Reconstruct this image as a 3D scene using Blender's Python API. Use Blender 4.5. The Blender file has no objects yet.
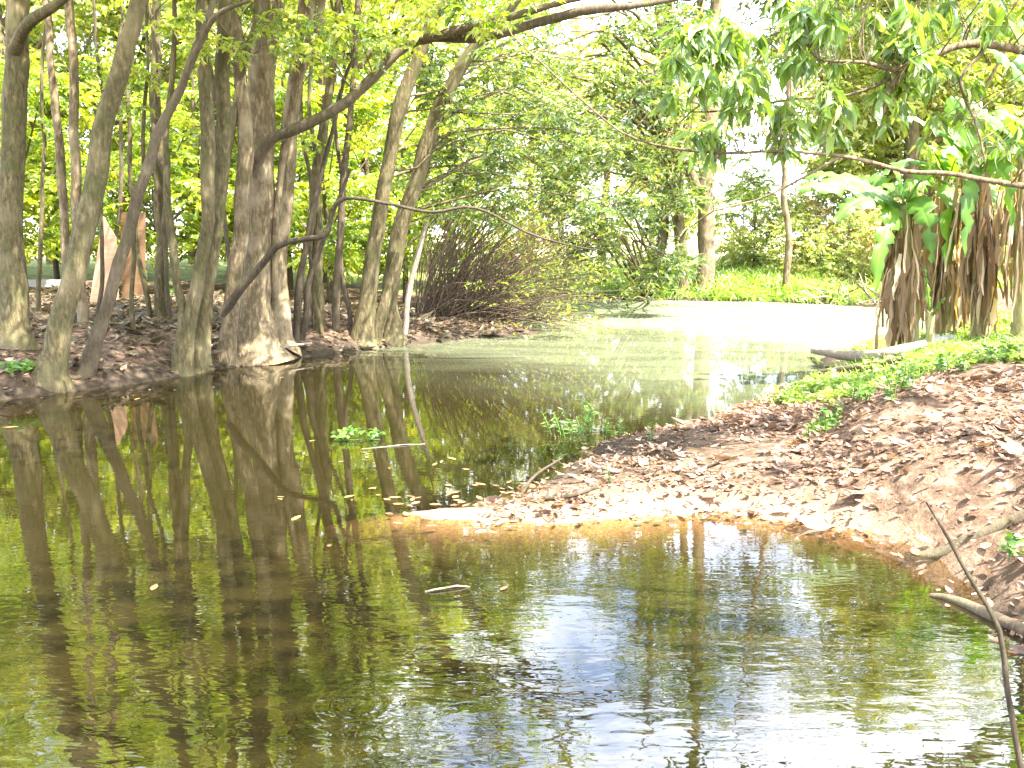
import bpy, math, random
import numpy as np
from mathutils import Vector
rng = np.random.default_rng(11)
random.seed(5)
sc = bpy.context.scene
COL = sc.collection
R = math.radians

# ------------------------------------------------------------------ camera
F = 995.0; CAMZ = 1.8; PITCH = R(8.8)
cp, sp = math.cos(PITCH), math.sin(PITCH)
cam_d = bpy.data.cameras.new('camera'); cam = bpy.data.objects.new('camera', cam_d); COL.objects.link(cam)
cam_d.sensor_width = 36; cam_d.lens = 36 * F / 1024; cam_d.clip_start = .05; cam_d.clip_end = 3000
cam.location = (0, 0, CAMZ); cam.rotation_euler = (R(90) - PITCH, 0, 0)
sc.camera = cam

def ray(px, py):
    cx, cy = (px - 512) / F, (384 - py) / F
    return np.array([cx, cp + cy * sp, -sp + cy * cp])
def P(px, py, d):                      # the point seen at a pixel, d metres in front
    r = ray(px, py); t = d / r[1]
    return np.array([0, 0, CAMZ]) + r * t
def G(px, py, h=0.0):                  # the point seen at a pixel at height h
    r = ray(px, py); t = (h - CAMZ) / r[2]
    return np.array([0, 0, CAMZ]) + r * t

# ------------------------------------------------------------------ noise
def _hash(ix, iy, s):
    n = (ix * 374761393 + iy * 668265263 + s * 1442695041) & 0xFFFFFFFF
    n = ((n ^ (n >> 13)) * 1274126177) & 0xFFFFFFFF
    return ((n ^ (n >> 16)) & 0xFFFF) / 65535.0
def vnoise(x, y, s=0):
    x = np.asarray(x, float); y = np.asarray(y, float)
    ix = np.floor(x).astype(np.int64); iy = np.floor(y).astype(np.int64)
    fx = x - ix; fy = y - iy
    fx = fx * fx * (3 - 2 * fx); fy = fy * fy * (3 - 2 * fy)
    a = _hash(ix, iy, s); b = _hash(ix + 1, iy, s); c = _hash(ix, iy + 1, s); d = _hash(ix + 1, iy + 1, s)
    return (a * (1 - fx) + b * fx) * (1 - fy) + (c * (1 - fx) + d * fx) * fy - .5
def fbm(x, y, sc_=1., o=4, s=0):
    v = 0; a = 1.
    for k in range(o):
        v = v + a * vnoise(np.asarray(x) / sc_, np.asarray(y) / sc_, s + k * 7); a *= .5; sc_ *= .5
    return v

# ------------------------------------------------------------------ terrain
shore_px = [(0,400),(60,393),(110,386),(175,377),(230,368),(300,357),(360,352),(400,346),(450,341),(500,337),(538,334),
            (520,329),(470,325),(440,320),(455,309),(510,300),(580,298),(650,300),(720,301),(800,303),(850,306),(930,312),
            (960,325),(890,342),(850,352),(818,360),(822,372),(790,388),(740,410),(700,422),(650,432),(610,440),(575,458),
            (545,480),(505,502),(440,509),(402,514),(440,521),(520,522),(600,519),(700,514),(780,517),(830,524),(865,536),
            (905,550),(935,570),(965,602),(1000,626),(1030,650)]
shore = [G(a, b)[:2] for a, b in shore_px]
shore += [np.array(p) for p in [(2.35,3.1),(2.0,2.1),(1.2,1.25),(0,.85),(-3,.6),(-14,.5),(-15,11.5),(-9.5,11.2)]]
shore = np.array(shore)
def sdist(x, y):                       # positive on land
    x = np.asarray(x, float).ravel(); y = np.asarray(y, float).ravel()
    best = np.full(x.shape, 1e9); ins = np.zeros(x.shape, bool)
    n = len(shore)
    for i in range(n):
        a = shore[i]; b = shore[(i + 1) % n]; e = b - a
        t = np.clip(((x - a[0]) * e[0] + (y - a[1]) * e[1]) / (e @ e), 0, 1)
        best = np.minimum(best, (x - a[0] - t * e[0])**2 + (y - a[1] - t * e[1])**2)
        if a[1] != b[1]:
            c = ((a[1] > y) != (b[1] > y)) & (x < (b[0] - a[0]) * (y - a[1]) / (b[1] - a[1]) + a[0])
            ins ^= c
    d = np.sqrt(best)
    return np.where(ins, -d, d)
# inland height and how fast it is reached
ctrl = [(-6,13,.55,.75),(-3,15,.5,.8),(-10,14,.6,.8),(-1,20,.35,1.0),(0.1,20.5,.12,.8),(-8,20,.6,1.5),(0,30,.5,2.5),(5,30,.5,2.0),(10,30,.5,2.),
        (-12,35,.7,2.5),(7,24,.4,1.2),
        (1.0,7.6,.12,.35),(0,6.6,.05,.3),(2.0,7.6,.22,.6),(2.6,8.6,.3,.8),(3.0,5.6,1.05,1.35),(3.2,7.0,1.0,1.6),(4,8,1.0,1.9),
        (4.6,10.6,.75,1.3),(3.4,10.4,.35,.9),(4.2,13.2,.3,.9),(6,12,.8,1.3),(3,4,1.1,1.2),(7,7,1.3,2.),(6.5,16,.7,1.2),(2.,.8,.4,1.),(0,-1,.4,1.),(-6,-1,.4,1.)]
ctrl = np.array(ctrl)
def terr(x, y, sd=None):
    shp = np.shape(x); x = np.asarray(x, float).ravel(); y = np.asarray(y, float).ravel()
    if sd is None: sd = sdist(x, y)
    w = 0; A = 0; L = 0
    for cx, cy, a, l in ctrl:
        q = 1 / ((x - cx)**2 + (y - cy)**2 + .15)**1.6
        w = w + q; A = A + q * a; L = L + q * l
    A = A / w; L = L / w
    near = np.exp(-np.maximum(0, np.hypot(x, y - 12) - 25) / 20)
    wob = (fbm(x, y, 1.1, 3, 3) * .22 + fbm(x, y, .28, 2, 13) * .10) * near
    sdw = sd + wob
    hl = A * (1 - np.exp(-np.maximum(sdw, 0) / L))
    rough = np.clip(sdw / .5, 0, 1) * (fbm(x, y, .9, 4, 21) * .10 * np.clip(A / .5, .35, 1.3) + fbm(x, y, .18, 2, 33) * .03)
    hl = hl + rough * near
    # bed: shallow by the spit, deeper elsewhere
    shal = np.exp(-(((x - .6) / 2.4)**2 + ((y - 6.3) / 1.0)**2))
    Lb = .8 + 2.0 * shal; D = .75 - .3 * shal
    hb = -D * (1 - np.exp(np.minimum(sdw, 0) / Lb)) + .02 * fbm(x, y, .5, 2, 5)
    h = np.where(sdw > 0, hl + .005, hb - .012)
    return h.reshape(shp)

def axis(lo, hi, step, far, grow=1.22):
    c = np.arange(lo, hi + step / 2, step)
    def tail(s):
        o = []; q = step; v = 0
        while v < far:
            q *= grow; v += q; o.append(v)
        return np.array(o)
    t = tail(1)
    return np.concatenate([lo - t[::-1], c, hi + t])

# ------------------------------------------------------------------ mesh helpers
def make_mesh(name, V, faces, mats, attrs=None, smooth=False):
    """faces: list of (k-column index arrays); mats: material or list with one per array"""
    me = bpy.data.meshes.new(name)
    V = np.asarray(V, np.float32)
    me.vertices.add(len(V)); me.vertices.foreach_set('co', V.ravel())
    tot = sum(f.size for f in faces); npoly = sum(len(f) for f in faces)
    me.loops.add(tot); me.polygons.add(npoly)
    li = np.concatenate([f.ravel() for f in faces]).astype(np.int32)
    me.loops.foreach_set('vertex_index', li)
    st = []; o = 0
    for f in faces:
        st.append(o + np.arange(len(f)) * f.shape[1]); o += f.size
    me.polygons.foreach_set('loop_start', np.concatenate(st).astype(np.int32))
    if isinstance(mats, (list, tuple)):
        for m in mats: me.materials.append(m)
        mi = np.concatenate([np.full(len(f), min(i, len(mats) - 1)) for i, f in enumerate(faces)])
        me.polygons.foreach_set('material_index', mi.astype(np.int32))
    else:
        me.materials.append(mats)
    me.polygons.foreach_set('use_smooth', np.full(npoly, smooth))
    for k, v in (attrs or {}).items():
        a = me.attributes.new(k, 'FLOAT', 'POINT'); a.data.foreach_set('value', np.asarray(v, np.float32))
    me.update(calc_edges=True)
    return me
def link(name, me, parent=None):
    o = bpy.data.objects.new(name, me); COL.objects.link(o)
    if parent is not None:
        o.parent = parent
        o.matrix_parent_inverse = parent.matrix_basis.inverted() if parent.location.length else o.matrix_parent_inverse
    return o
def tag(o, label=None, cat=None, group=None, kind=None):
    if label: o['label'] = label
    if cat: o['category'] = cat
    if group: o['group'] = group
    if kind: o['kind'] = kind
    return o
def empty(name, loc, label, cat, group=None):
    o = bpy.data.objects.new(name, None); COL.objects.link(o)
    o.location = [float(v) for v in loc]; o.empty_display_size = .3
    return tag(o, label, cat, group)
class MB:
    """collects pieces into ONE mesh"""
    def __init__(s): s.V = []; s.F = {}; s.A = []; s.n = 0
    def add(s, V, F, rnd=None):
        V = np.asarray(V, float); F = np.asarray(F)
        s.F.setdefault(F.shape[1], []).append(F + s.n); s.V.append(V); s.n += len(V)
        s.A.append(np.full(len(V), random.random()) if rnd is None else np.broadcast_to(rnd, (len(V),)))
    def build(s, name, mat, parent=None, smooth=True, origin=None):
        if not s.n: return None
        V = np.concatenate(s.V); A = np.concatenate(s.A)
        F = [np.concatenate(v) for v in s.F.values()]
        off = np.zeros(3)
        if parent is not None: off = np.array(parent.location)
        elif origin is not None: off = np.asarray(origin, float)
        me = make_mesh(name, V - off, F, mat, {'rnd': A}, smooth)
        o = bpy.data.objects.new(name, me); COL.objects.link(o)
        if parent is not None: o.parent = parent
        elif origin is not None: o.location = [float(v) for v in off]
        return o

def catmull(pts, rad, step=None, n=None):
    pts = np.asarray(pts, float); rad = np.asarray(rad, float)
    if len(pts) == 2:
        pts = np.array([pts[0], (pts[0] + pts[1]) / 2, pts[1]]); rad = np.array([rad[0], (rad[0] + rad[1]) / 2, rad[1]])
    Pp = np.vstack([2 * pts[0] - pts[1], pts, 2 * pts[-1] - pts[-2]])
    op = []; orr = []
    for i in range(len(pts) - 1):
        p0, p1, p2, p3 = Pp[i:i + 4]
        k = n or max(2, int(np.linalg.norm(p2 - p1) / step))
        t = np.linspace(0, 1, k, endpoint=False)[:, None]
        op.append(.5 * (2 * p1 + (p2 - p0) * t + (2 * p0 - 5 * p1 + 4 * p2 - p3) * t**2 + (3 * p1 - p0 - 3 * p2 + p3) * t**3))
        orr.append(rad[i] + (rad[i + 1] - rad[i]) * t[:, 0])
    op.append(pts[-1:]); orr.append(rad[-1:])
    return np.vstack(op), np.concatenate(orr)
def tube(pts, rad, nseg=8, lump=0.0, wob=0.0, seed=0, flute=0):
    pts = np.asarray(pts, float).copy(); rad = np.asarray(rad, float); m = len(pts)
    if wob:
        r2 = np.random.default_rng(seed + 77)
        k = r2.normal(size=(m, 3)); 
        for _ in range(2): k[1:-1] = (k[:-2] + k[1:-1] + k[2:]) / 3
        pts[1:-1] += k[1:-1] * wob
    T = np.gradient(pts, axis=0); T /= np.linalg.norm(T, axis=1)[:, None] + 1e-9
    ref = np.array([1, 0, 0]) if abs(T[0] @ [1, 0, 0]) < .8 else np.array([0, 1, 0])
    U = np.zeros_like(T)
    u = ref - T[0] * (ref @ T[0])
    for i in range(m):
        u = u - T[i] * (u @ T[i]); u /= np.linalg.norm(u) + 1e-9; U[i] = u
    W = np.cross(T, U)
    a = np.linspace(0, 2 * math.pi, nseg, endpoint=False)
    rr = np.repeat(rad[:, None], nseg, 1)
    if lump:
        s = np.concatenate([[0], np.cumsum(np.linalg.norm(np.diff(pts, axis=0), axis=1))])
        av, sv = np.meshgrid(a, s)
        q = rad.mean() * 5 + .05
        rr = rr * (1 + lump * 2 * (vnoise(np.cos(av) * 1.3 + 10 + seed, sv / q + np.sin(av) * 1.3, seed) + .5 * vnoise(np.cos(av) * 3 + 5, sv / q * 2.5 + np.sin(av) * 3, seed + 3)))
        if flute:
            rr = rr * (1 + flute * np.cos(av * 3 + seed + sv * .5) * .5 + flute * .6 * np.cos(av * 5 + sv * .8 + 2 * seed))
    V = pts[:, None] + (np.cos(a)[None, :, None] * U[:, None] + np.sin(a)[None, :, None] * W[:, None]) * rr[:, :, None]
    i, j = np.meshgrid(np.arange(m - 1), np.arange(nseg), indexing='ij')
    j2 = (j + 1) % nseg
    Fq = np.stack([i * nseg + j, i * nseg + j2, (i + 1) * nseg + j2, (i + 1) * nseg + j], -1).reshape(-1, 4)
    V = V.reshape(-1, 3)
    return V, Fq
def add_tube(mb, pts, rad, nseg=8, step=.25, lump=0, wob=0, cap=True, flute=0):
    p, r = catmull(pts, rad, step=step)
    V, Fq = tube(p, r, nseg, lump, wob, random.randrange(999), flute)
    mb.add(V, Fq)
    if cap:
        for ring, c in ((np.arange(nseg), p[0]), (np.arange(len(V) - nseg, len(V)), p[-1])):
            k = len(ring); VV = np.vstack([V[ring], c[None]])
            mb.add(VV, np.stack([np.arange(k), (np.arange(k) + 1) % k, np.full(k, k)], 1))
    return p, r

# leaf templates: (along, across, up), faces
T4 = (np.array([[0,0,0],[.42,.5,.07],[1,0,-.10],[.42,-.5,.07]]), np.array([[0,3,2],[0,2,1]]))
T8 = (np.array([[0,0,0],[.22,.40,.05],[.22,-.40,.05],[.30,0,.02],[.62,.42,0.0],[.62,-.42,0.0],[.66,0,-.04],[1,0,-.22]]),
      np.array([[0,3,1,1],[0,2,3,3],[1,3,6,4],[2,5,6,3],[4,6,7,7],[5,7,6,6]]))
T8 = (T8[0], np.array([[0,3,1],[0,2,3],[1,3,6],[1,6,4],[2,5,6],[2,6,3],[4,6,7],[5,7,6]]))
def nrm(v): return v / (np.linalg.norm(v, axis=-1, keepdims=True) + 1e-9)
def leaf_arrays(C, D, N, ln, wd, tpl=T4):
    D = nrm(D); S = nrm(np.cross(N, D)); N2 = np.cross(D, S)
    t, f = tpl; n = len(C); k = len(t)
    V = C[:, None] + D[:, None] * (t[None, :, 0:1] * ln[:, None, None]) + S[:, None] * (t[None, :, 1:2] * wd[:, None, None]) + N2[:, None] * (t[None, :, 2:3] * ln[:, None, None])
    Fa = f[None] + (np.arange(n) * k)[:, None, None]
    return V.reshape(-1, 3), Fa.reshape(-1, f.shape[1])
def rdir(n, zlo=-1, zhi=1, g=rng):
    z = g.uniform(zlo, zhi, n); a = g.uniform(0, 2 * math.pi, n); q = np.sqrt(np.maximum(0, 1 - z * z))
    return np.stack([q * np.cos(a), q * np.sin(a), z], 1)
def sprays(centers, radii, twigs, per, ln, mbL, mbT=None, droop=.25, wratio=.45, tpl=T4, zb=(-.5, .5), twr=.004, spread=1.0, flat=.6):
    """leafy twigs round each clump centre"""
    centers = np.asarray(centers, float).reshape(-1, 3); radii = np.asarray(radii, float)
    n = len(centers)
    ci = np.repeat(np.arange(n), twigs)
    st = centers[ci] + rdir(len(ci)) * (rng.uniform(0, 1, len(ci))**.6 * radii[ci] * .75)[:, None] * np.array([1, 1, .75])
    td = nrm(rdir(len(ci), *zb) + .5 * nrm(st - centers[ci]))
    tl = radii[ci] * rng.uniform(.45, .95, len(ci))
    cr = rng.uniform(-.2, .2, n)
    tw = np.clip(rng.uniform(0, 1, len(ci)) * .5 + .25 + cr[ci], 0, 1)
    # leaves
    li = np.repeat(np.arange(len(ci)), per)
    u = np.tile(np.linspace(.15, 1, per), len(ci)) + rng.uniform(-.06, .06, len(li))
    side = np.tile(np.where(np.arange(per) % 2 == 0, 1., -1.), len(ci))
    pos = st[li] + td[li] * (u * tl[li])[:, None]; pos[:, 2] -= (u**2 * tl[li]) * droop * .8
    up = np.array([0, 0, 1.]) + rng.normal(0, flat, (len(li), 3))
    sd = nrm(np.cross(td[li], np.array([0, 0, 1.]))) * side[:, None]
    ld = td[li] * .6 + sd * spread + rng.normal(0, .35, (len(li), 3)); ld[:, 2] -= droop * 1.6
    L = ln * rng.uniform(.6, 1.25, len(li)); 
    V, Fa = leaf_arrays(pos, ld, up, L, L * wratio * rng.uniform(.8, 1.2, len(li)), tpl)
    k = len(tpl[0])
    rn = np.clip(tw[li] + rng.normal(0, .16, len(li)), 0, 1)
    mbL.add(V, Fa, np.repeat(rn, k))
    if mbT is not None:
        for i in range(len(ci)):
            a = st[i]; b = st[i] + td[i] * tl[i] * .55 - np.array([0, 0, .25 * tl[i] * droop]); c = st[i] + td[i] * tl[i] - np.array([0, 0, tl[i] * droop * .8])
            V, Fq = tube(np.array([a, b, c]), np.array([twr, twr * .7, twr * .3]), 3)
            mbT.add(V, Fq)
    return st
def limb_to(mb, stems, c, r0=None, frac=.5, sag=.15):
    """a limb from the nearest lower stem point to a clump centre"""
    best = None
    for p, r in stems:
        d = np.linalg.norm(p - c, axis=1) + 1.2 * np.maximum(0, p[:, 2] - c[2] + .15)
        i = int(np.argmin(d))
        if best is None or d[i] < best[0]: best = (d[i], p[i], r[i])
    d, p0, r = best
    rr = min(r * .5, r0 or (.006 + .007 * np.linalg.norm(c - p0)))
    mid = (p0 + c) / 2 + np.array([0, 0, sag * np.linalg.norm(c - p0)]) + rng.normal(0, .06, 3) * np.linalg.norm(c - p0)
    pts, rad = add_tube(mb, [p0, p0 * .7 + mid * .3 + rng.normal(0, .05, 3), mid, (mid + c) / 2 + rng.normal(0, .06, 3), c], [rr, rr * .8, rr * .6, rr * .4, rr * .2], 5, step=.3, cap=False)
    return pts, rad

# ------------------------------------------------------------------ materials
def newmat(name):
    m = bpy.data.materials.new(name); m.use_nodes = True
    nt = m.node_tree; nt.nodes.clear()
    return m, nt
def N(nt, t, **kw):
    n = nt.nodes.new(t)
    for k, v in kw.items():
        if k in ('in_',):
            for kk, vv in v.items(): n.inputs[kk].default_value = vv
        else: setattr(n, k, v)
    return n
def ramp(nt, stops, fac=None, interp='LINEAR'):
    n = nt.nodes.new('ShaderNodeValToRGB'); n.color_ramp.interpolation = interp
    e = n.color_ramp.elements
    while len(e) < len(stops): e.new(.5)
    for i, (p, c) in enumerate(stops): e[i].position = p; e[i].color = (*c, 1)
    if fac is not None: nt.links.new(fac, n.inputs[0])
    return n
def leaf_mat(name, cols, trans=.5, gloss=.08, tmul=(2.0, 1.75, .55), rough=.4):
    m, nt = newmat(name); L = nt.links.new
    at = N(nt, 'ShaderNodeAttribute', attribute_name='rnd')
    rp = ramp(nt, [(i / (len(cols) - 1), c) for i, c in enumerate(cols)], at.outputs['Fac'])
    d = N(nt, 'ShaderNodeBsdfDiffuse'); L(rp.outputs[0], d.inputs[0])
    mul = N(nt, 'ShaderNodeMix', data_type='RGBA', blend_type='MULTIPLY'); mul.inputs[0].default_value = 1
    L(rp.outputs[0], mul.inputs[6]); mul.inputs[7].default_value = (*tmul, 1)
    t = N(nt, 'ShaderNodeBsdfTranslucent'); L(mul.outputs[2], t.inputs[0])
    mx = N(nt, 'ShaderNodeMixShader'); mx.inputs[0].default_value = trans
    L(d.outputs[0], mx.inputs[1]); L(t.outputs[0], mx.inputs[2])
    g = N(nt, 'ShaderNodeBsdfGlossy'); g.inputs['Roughness'].default_value = rough
    lw = N(nt, 'ShaderNodeLayerWeight'); lw.inputs[0].default_value = .25
    ml = N(nt, 'ShaderNodeMath', operation='MULTIPLY_ADD'); L(lw.outputs['Fresnel'], ml.inputs[0]); ml.inputs[1].default_value = .35; ml.inputs[2].default_value = gloss * .5
    m2 = N(nt, 'ShaderNodeMixShader'); L(ml.outputs[0], m2.inputs[0]); L(mx.outputs[0], m2.inputs[1]); L(g.outputs[0], m2.inputs[2])
    o = N(nt, 'ShaderNodeOutputMaterial'); L(m2.outputs[0], o.inputs[0])
    return m
def bark_mat(name, dark, mid, pale, scale=1., moss=.0, pale_amt=.5, bump=.9):
    m, nt = newmat(name); L = nt.links.new
    tc = N(nt, 'ShaderNodeTexCoord')
    mp = N(nt, 'ShaderNodeMapping'); mp.inputs['Scale'].default_value = (scale * 9, scale * 9, scale * 2.6); L(tc.outputs['Object'], mp.inputs[0])
    n1 = N(nt, 'ShaderNodeTexNoise'); n1.inputs['Scale'].default_value = 3; n1.inputs['Detail'].default_value = 9; n1.inputs['Roughness'].default_value = .72; n1.inputs['Distortion'].default_value = .4; L(mp.outputs[0], n1.inputs[0])
    n2 = N(nt, 'ShaderNodeTexNoise'); n2.inputs['Scale'].default_value = 2.3 * scale; n2.inputs['Detail'].default_value = 5; L(tc.outputs['Object'], n2.inputs[0])
    r1 = ramp(nt, [(.3, dark), (.5, mid), (.72, pale)], n1.outputs['Fac'])
    r2 = ramp(nt, [(.5, (0, 0, 0)), (.62, (1, 1, 1))], n2.outputs['Fac'])
    pm = N(nt, 'ShaderNodeMath', operation='MULTIPLY'); L(r2.outputs[0], pm.inputs[0]); pm.inputs[1].default_value = pale_amt
    mx = N(nt, 'ShaderNodeMix', data_type='RGBA'); L(pm.outputs[0], mx.inputs[0]); L(r1.outputs[0], mx.inputs[6]); mx.inputs[7].default_value = (*pale, 1)
    last = mx.outputs[2]
    if moss:
        n3 = N(nt, 'ShaderNodeTexNoise'); n3.inputs['Scale'].default_value = 4.1 * scale; n3.inputs['Detail'].default_value = 6; L(tc.outputs['Object'], n3.inputs[0])
        r3 = ramp(nt, [(.48, (0, 0, 0)), (.66, (1, 1, 1))], n3.outputs['Fac'])
        q = N(nt, 'ShaderNodeMath', operation='MULTIPLY'); L(r3.outputs[0], q.inputs[0]); q.inputs[1].default_value = moss
        m3 = N(nt, 'ShaderNodeMix', data_type='RGBA'); L(q.outputs[0], m3.inputs[0]); L(last, m3.inputs[6]); m3.inputs[7].default_value = (.065, .07, .024, 1); last = m3.outputs[2]
    b = N(nt, 'ShaderNodeBsdfPrincipled'); b.inputs['Roughness'].default_value = .85; b.inputs['Specular IOR Level'].default_value = .2
    L(last, b.inputs['Base Color'])
    bp = N(nt, 'ShaderNodeBump'); bp.inputs['Strength'].default_value = bump; bp.inputs['Distance'].default_value = .02; L(n1.outputs['Fac'], bp.inputs['Height']); L(bp.outputs[0], b.inputs['Normal'])
    o = N(nt, 'ShaderNodeOutputMaterial'); L(b.outputs[0], o.inputs[0])
    return m
M = {}
M['leaf_lime'] = leaf_mat('leaf lime', [(.06,.12,.012),(.16,.26,.016),(.29,.39,.022),(.42,.42,.06)], .58)
M['leaf_mid'] = leaf_mat('leaf mid green', [(.022,.05,.008),(.06,.12,.012),(.13,.20,.02),(.27,.29,.05)], .52)
M['leaf_pale'] = leaf_mat('leaf pale', [(.08,.14,.03),(.20,.28,.06),(.32,.38,.11),(.48,.42,.22)], .5)
M['leaf_dry'] = leaf_mat('leaf dry', [(.20,.20,.08),(.38,.30,.15),(.52,.38,.26),(.30,.36,.09)], .5)
M['leaf_mango'] = leaf_mat('leaf glossy', [(.04,.09,.02),(.10,.19,.03),(.17,.28,.05),(.30,.38,.12)], .5, .08, rough=.4)
M['leaf_far'] = leaf_mat('leaf far', [(.08,.13,.025),(.18,.25,.04),(.29,.35,.07),(.40,.40,.14)], .52)
M['banana'] = leaf_mat('banana leaf', [(.05,.13,.015),(.11,.24,.02),(.19,.33,.03)], .58, .04, rough=.45)
M['banana_dead'] = leaf_mat('dead banana leaf', [(.06,.036,.018),(.19,.115,.062),(.36,.25,.15),(.58,.46,.33)], .25, .03)
M['grass'] = leaf_mat('grass blade', [(.07,.16,.02),(.16,.29,.035),(.28,.40,.08),(.42,.45,.18)], .45)
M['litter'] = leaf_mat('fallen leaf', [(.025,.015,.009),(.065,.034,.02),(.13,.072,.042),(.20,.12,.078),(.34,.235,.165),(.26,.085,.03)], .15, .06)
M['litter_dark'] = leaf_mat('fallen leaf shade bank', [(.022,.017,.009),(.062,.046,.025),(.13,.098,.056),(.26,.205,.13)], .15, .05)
M['water_plant'] = leaf_mat('water plant', [(.03,.085,.012),(.07,.17,.016),(.13,.26,.025)], .4)
M['leaf_floating'] = leaf_mat('floating leaf', [(.10,.055,.025),(.22,.125,.04),(.30,.20,.08),(.25,.30,.05)], .15, .2)
M['bark_grey'] = bark_mat('bark grey', (.032,.026,.011), (.09,.072,.034), (.22,.18,.10), moss=.55, pale_amt=.4)
M['bark_pale'] = bark_mat('bark pale', (.05,.036,.019), (.135,.10,.056), (.34,.265,.17), moss=.35, pale_amt=.55)
M['bark_brown'] = bark_mat('bark brown', (.04,.03,.018), (.09,.068,.042), (.17,.135,.09), moss=.35)
M['bark_dark'] = bark_mat('bark dark', (.02,.014,.009), (.055,.041,.026), (.11,.085,.058), moss=.2, scale=1.4)
M['cane'] = bark_mat('cane', (.045,.03,.022), (.10,.07,.048), (.20,.15,.09), scale=2)
M['dry_wood'] = bark_mat('dry wood', (.13,.10,.075), (.27,.215,.165), (.42,.36,.29), scale=1.6)

def ground_material():
    m, nt = newmat('ground'); L = nt.links.new
    tc = N(nt, 'ShaderNodeTexCoord')
    def noise(s, d=6, r=.6):
        n = N(nt, 'ShaderNodeTexNoise'); n.inputs['Scale'].default_value = s; n.inputs['Detail'].default_value = d; n.inputs['Roughness'].default_value = r; L(tc.outputs['Object'], n.inputs[0]); return n
    n1 = noise(9); n2 = noise(1.3); n3 = noise(45, 4)
    soil = ramp(nt, [(.3, (.040,.026,.016)), (.5, (.105,.067,.043)), (.7, (.23,.155,.11))], n1.outputs['Fac'])
    sand = ramp(nt, [(.3, (.15,.088,.05)), (.55, (.25,.16,.10)), (.75, (.36,.26,.185))], n3.outputs['Fac'])
    gras = ramp(nt, [(.3, (.06,.10,.02)), (.5, (.14,.19,.04)), (.75, (.30,.27,.12))], n1.outputs['Fac'])
    field = ramp(nt, [(.3, (.20,.22,.08)), (.5, (.36,.32,.19)), (.7, (.48,.42,.31))], n2.outputs['Fac'])
    mud = ramp(nt, [(.3, (.022,.017,.011)), (.7, (.06,.045,.03))], n1.outputs['Fac'])
    last = soil.outputs[0]
    for name, c in (('sand', sand), ('grass', gras), ('field', field), ('mud', mud)):
        a = N(nt, 'ShaderNodeAttribute', attribute_name=name)
        mx = N(nt, 'ShaderNodeMix', data_type='RGBA'); L(a.outputs['Fac'], mx.inputs[0]); L(last, mx.inputs[6]); L(c.outputs[0], mx.inputs[7]); last = mx.outputs[2]
    b = N(nt, 'ShaderNodeBsdfPrincipled'); b.inputs['Roughness'].default_value = .9; b.inputs['Specular IOR Level'].default_value = .15; L(last, b.inputs['Base Color'])
    ad = N(nt, 'ShaderNodeMath', operation='ADD'); L(n1.outputs['Fac'], ad.inputs[0]); L(n3.outputs['Fac'], ad.inputs[1])
    bp = N(nt, 'ShaderNodeBump'); bp.inputs['Strength'].default_value = .6; bp.inputs['Distance'].default_value = .03; L(ad.outputs[0], bp.inputs['Height']); L(bp.outputs[0], b.inputs['Normal'])
    o = N(nt, 'ShaderNodeOutputMaterial'); L(b.outputs[0], o.inputs[0])
    return m

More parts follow.
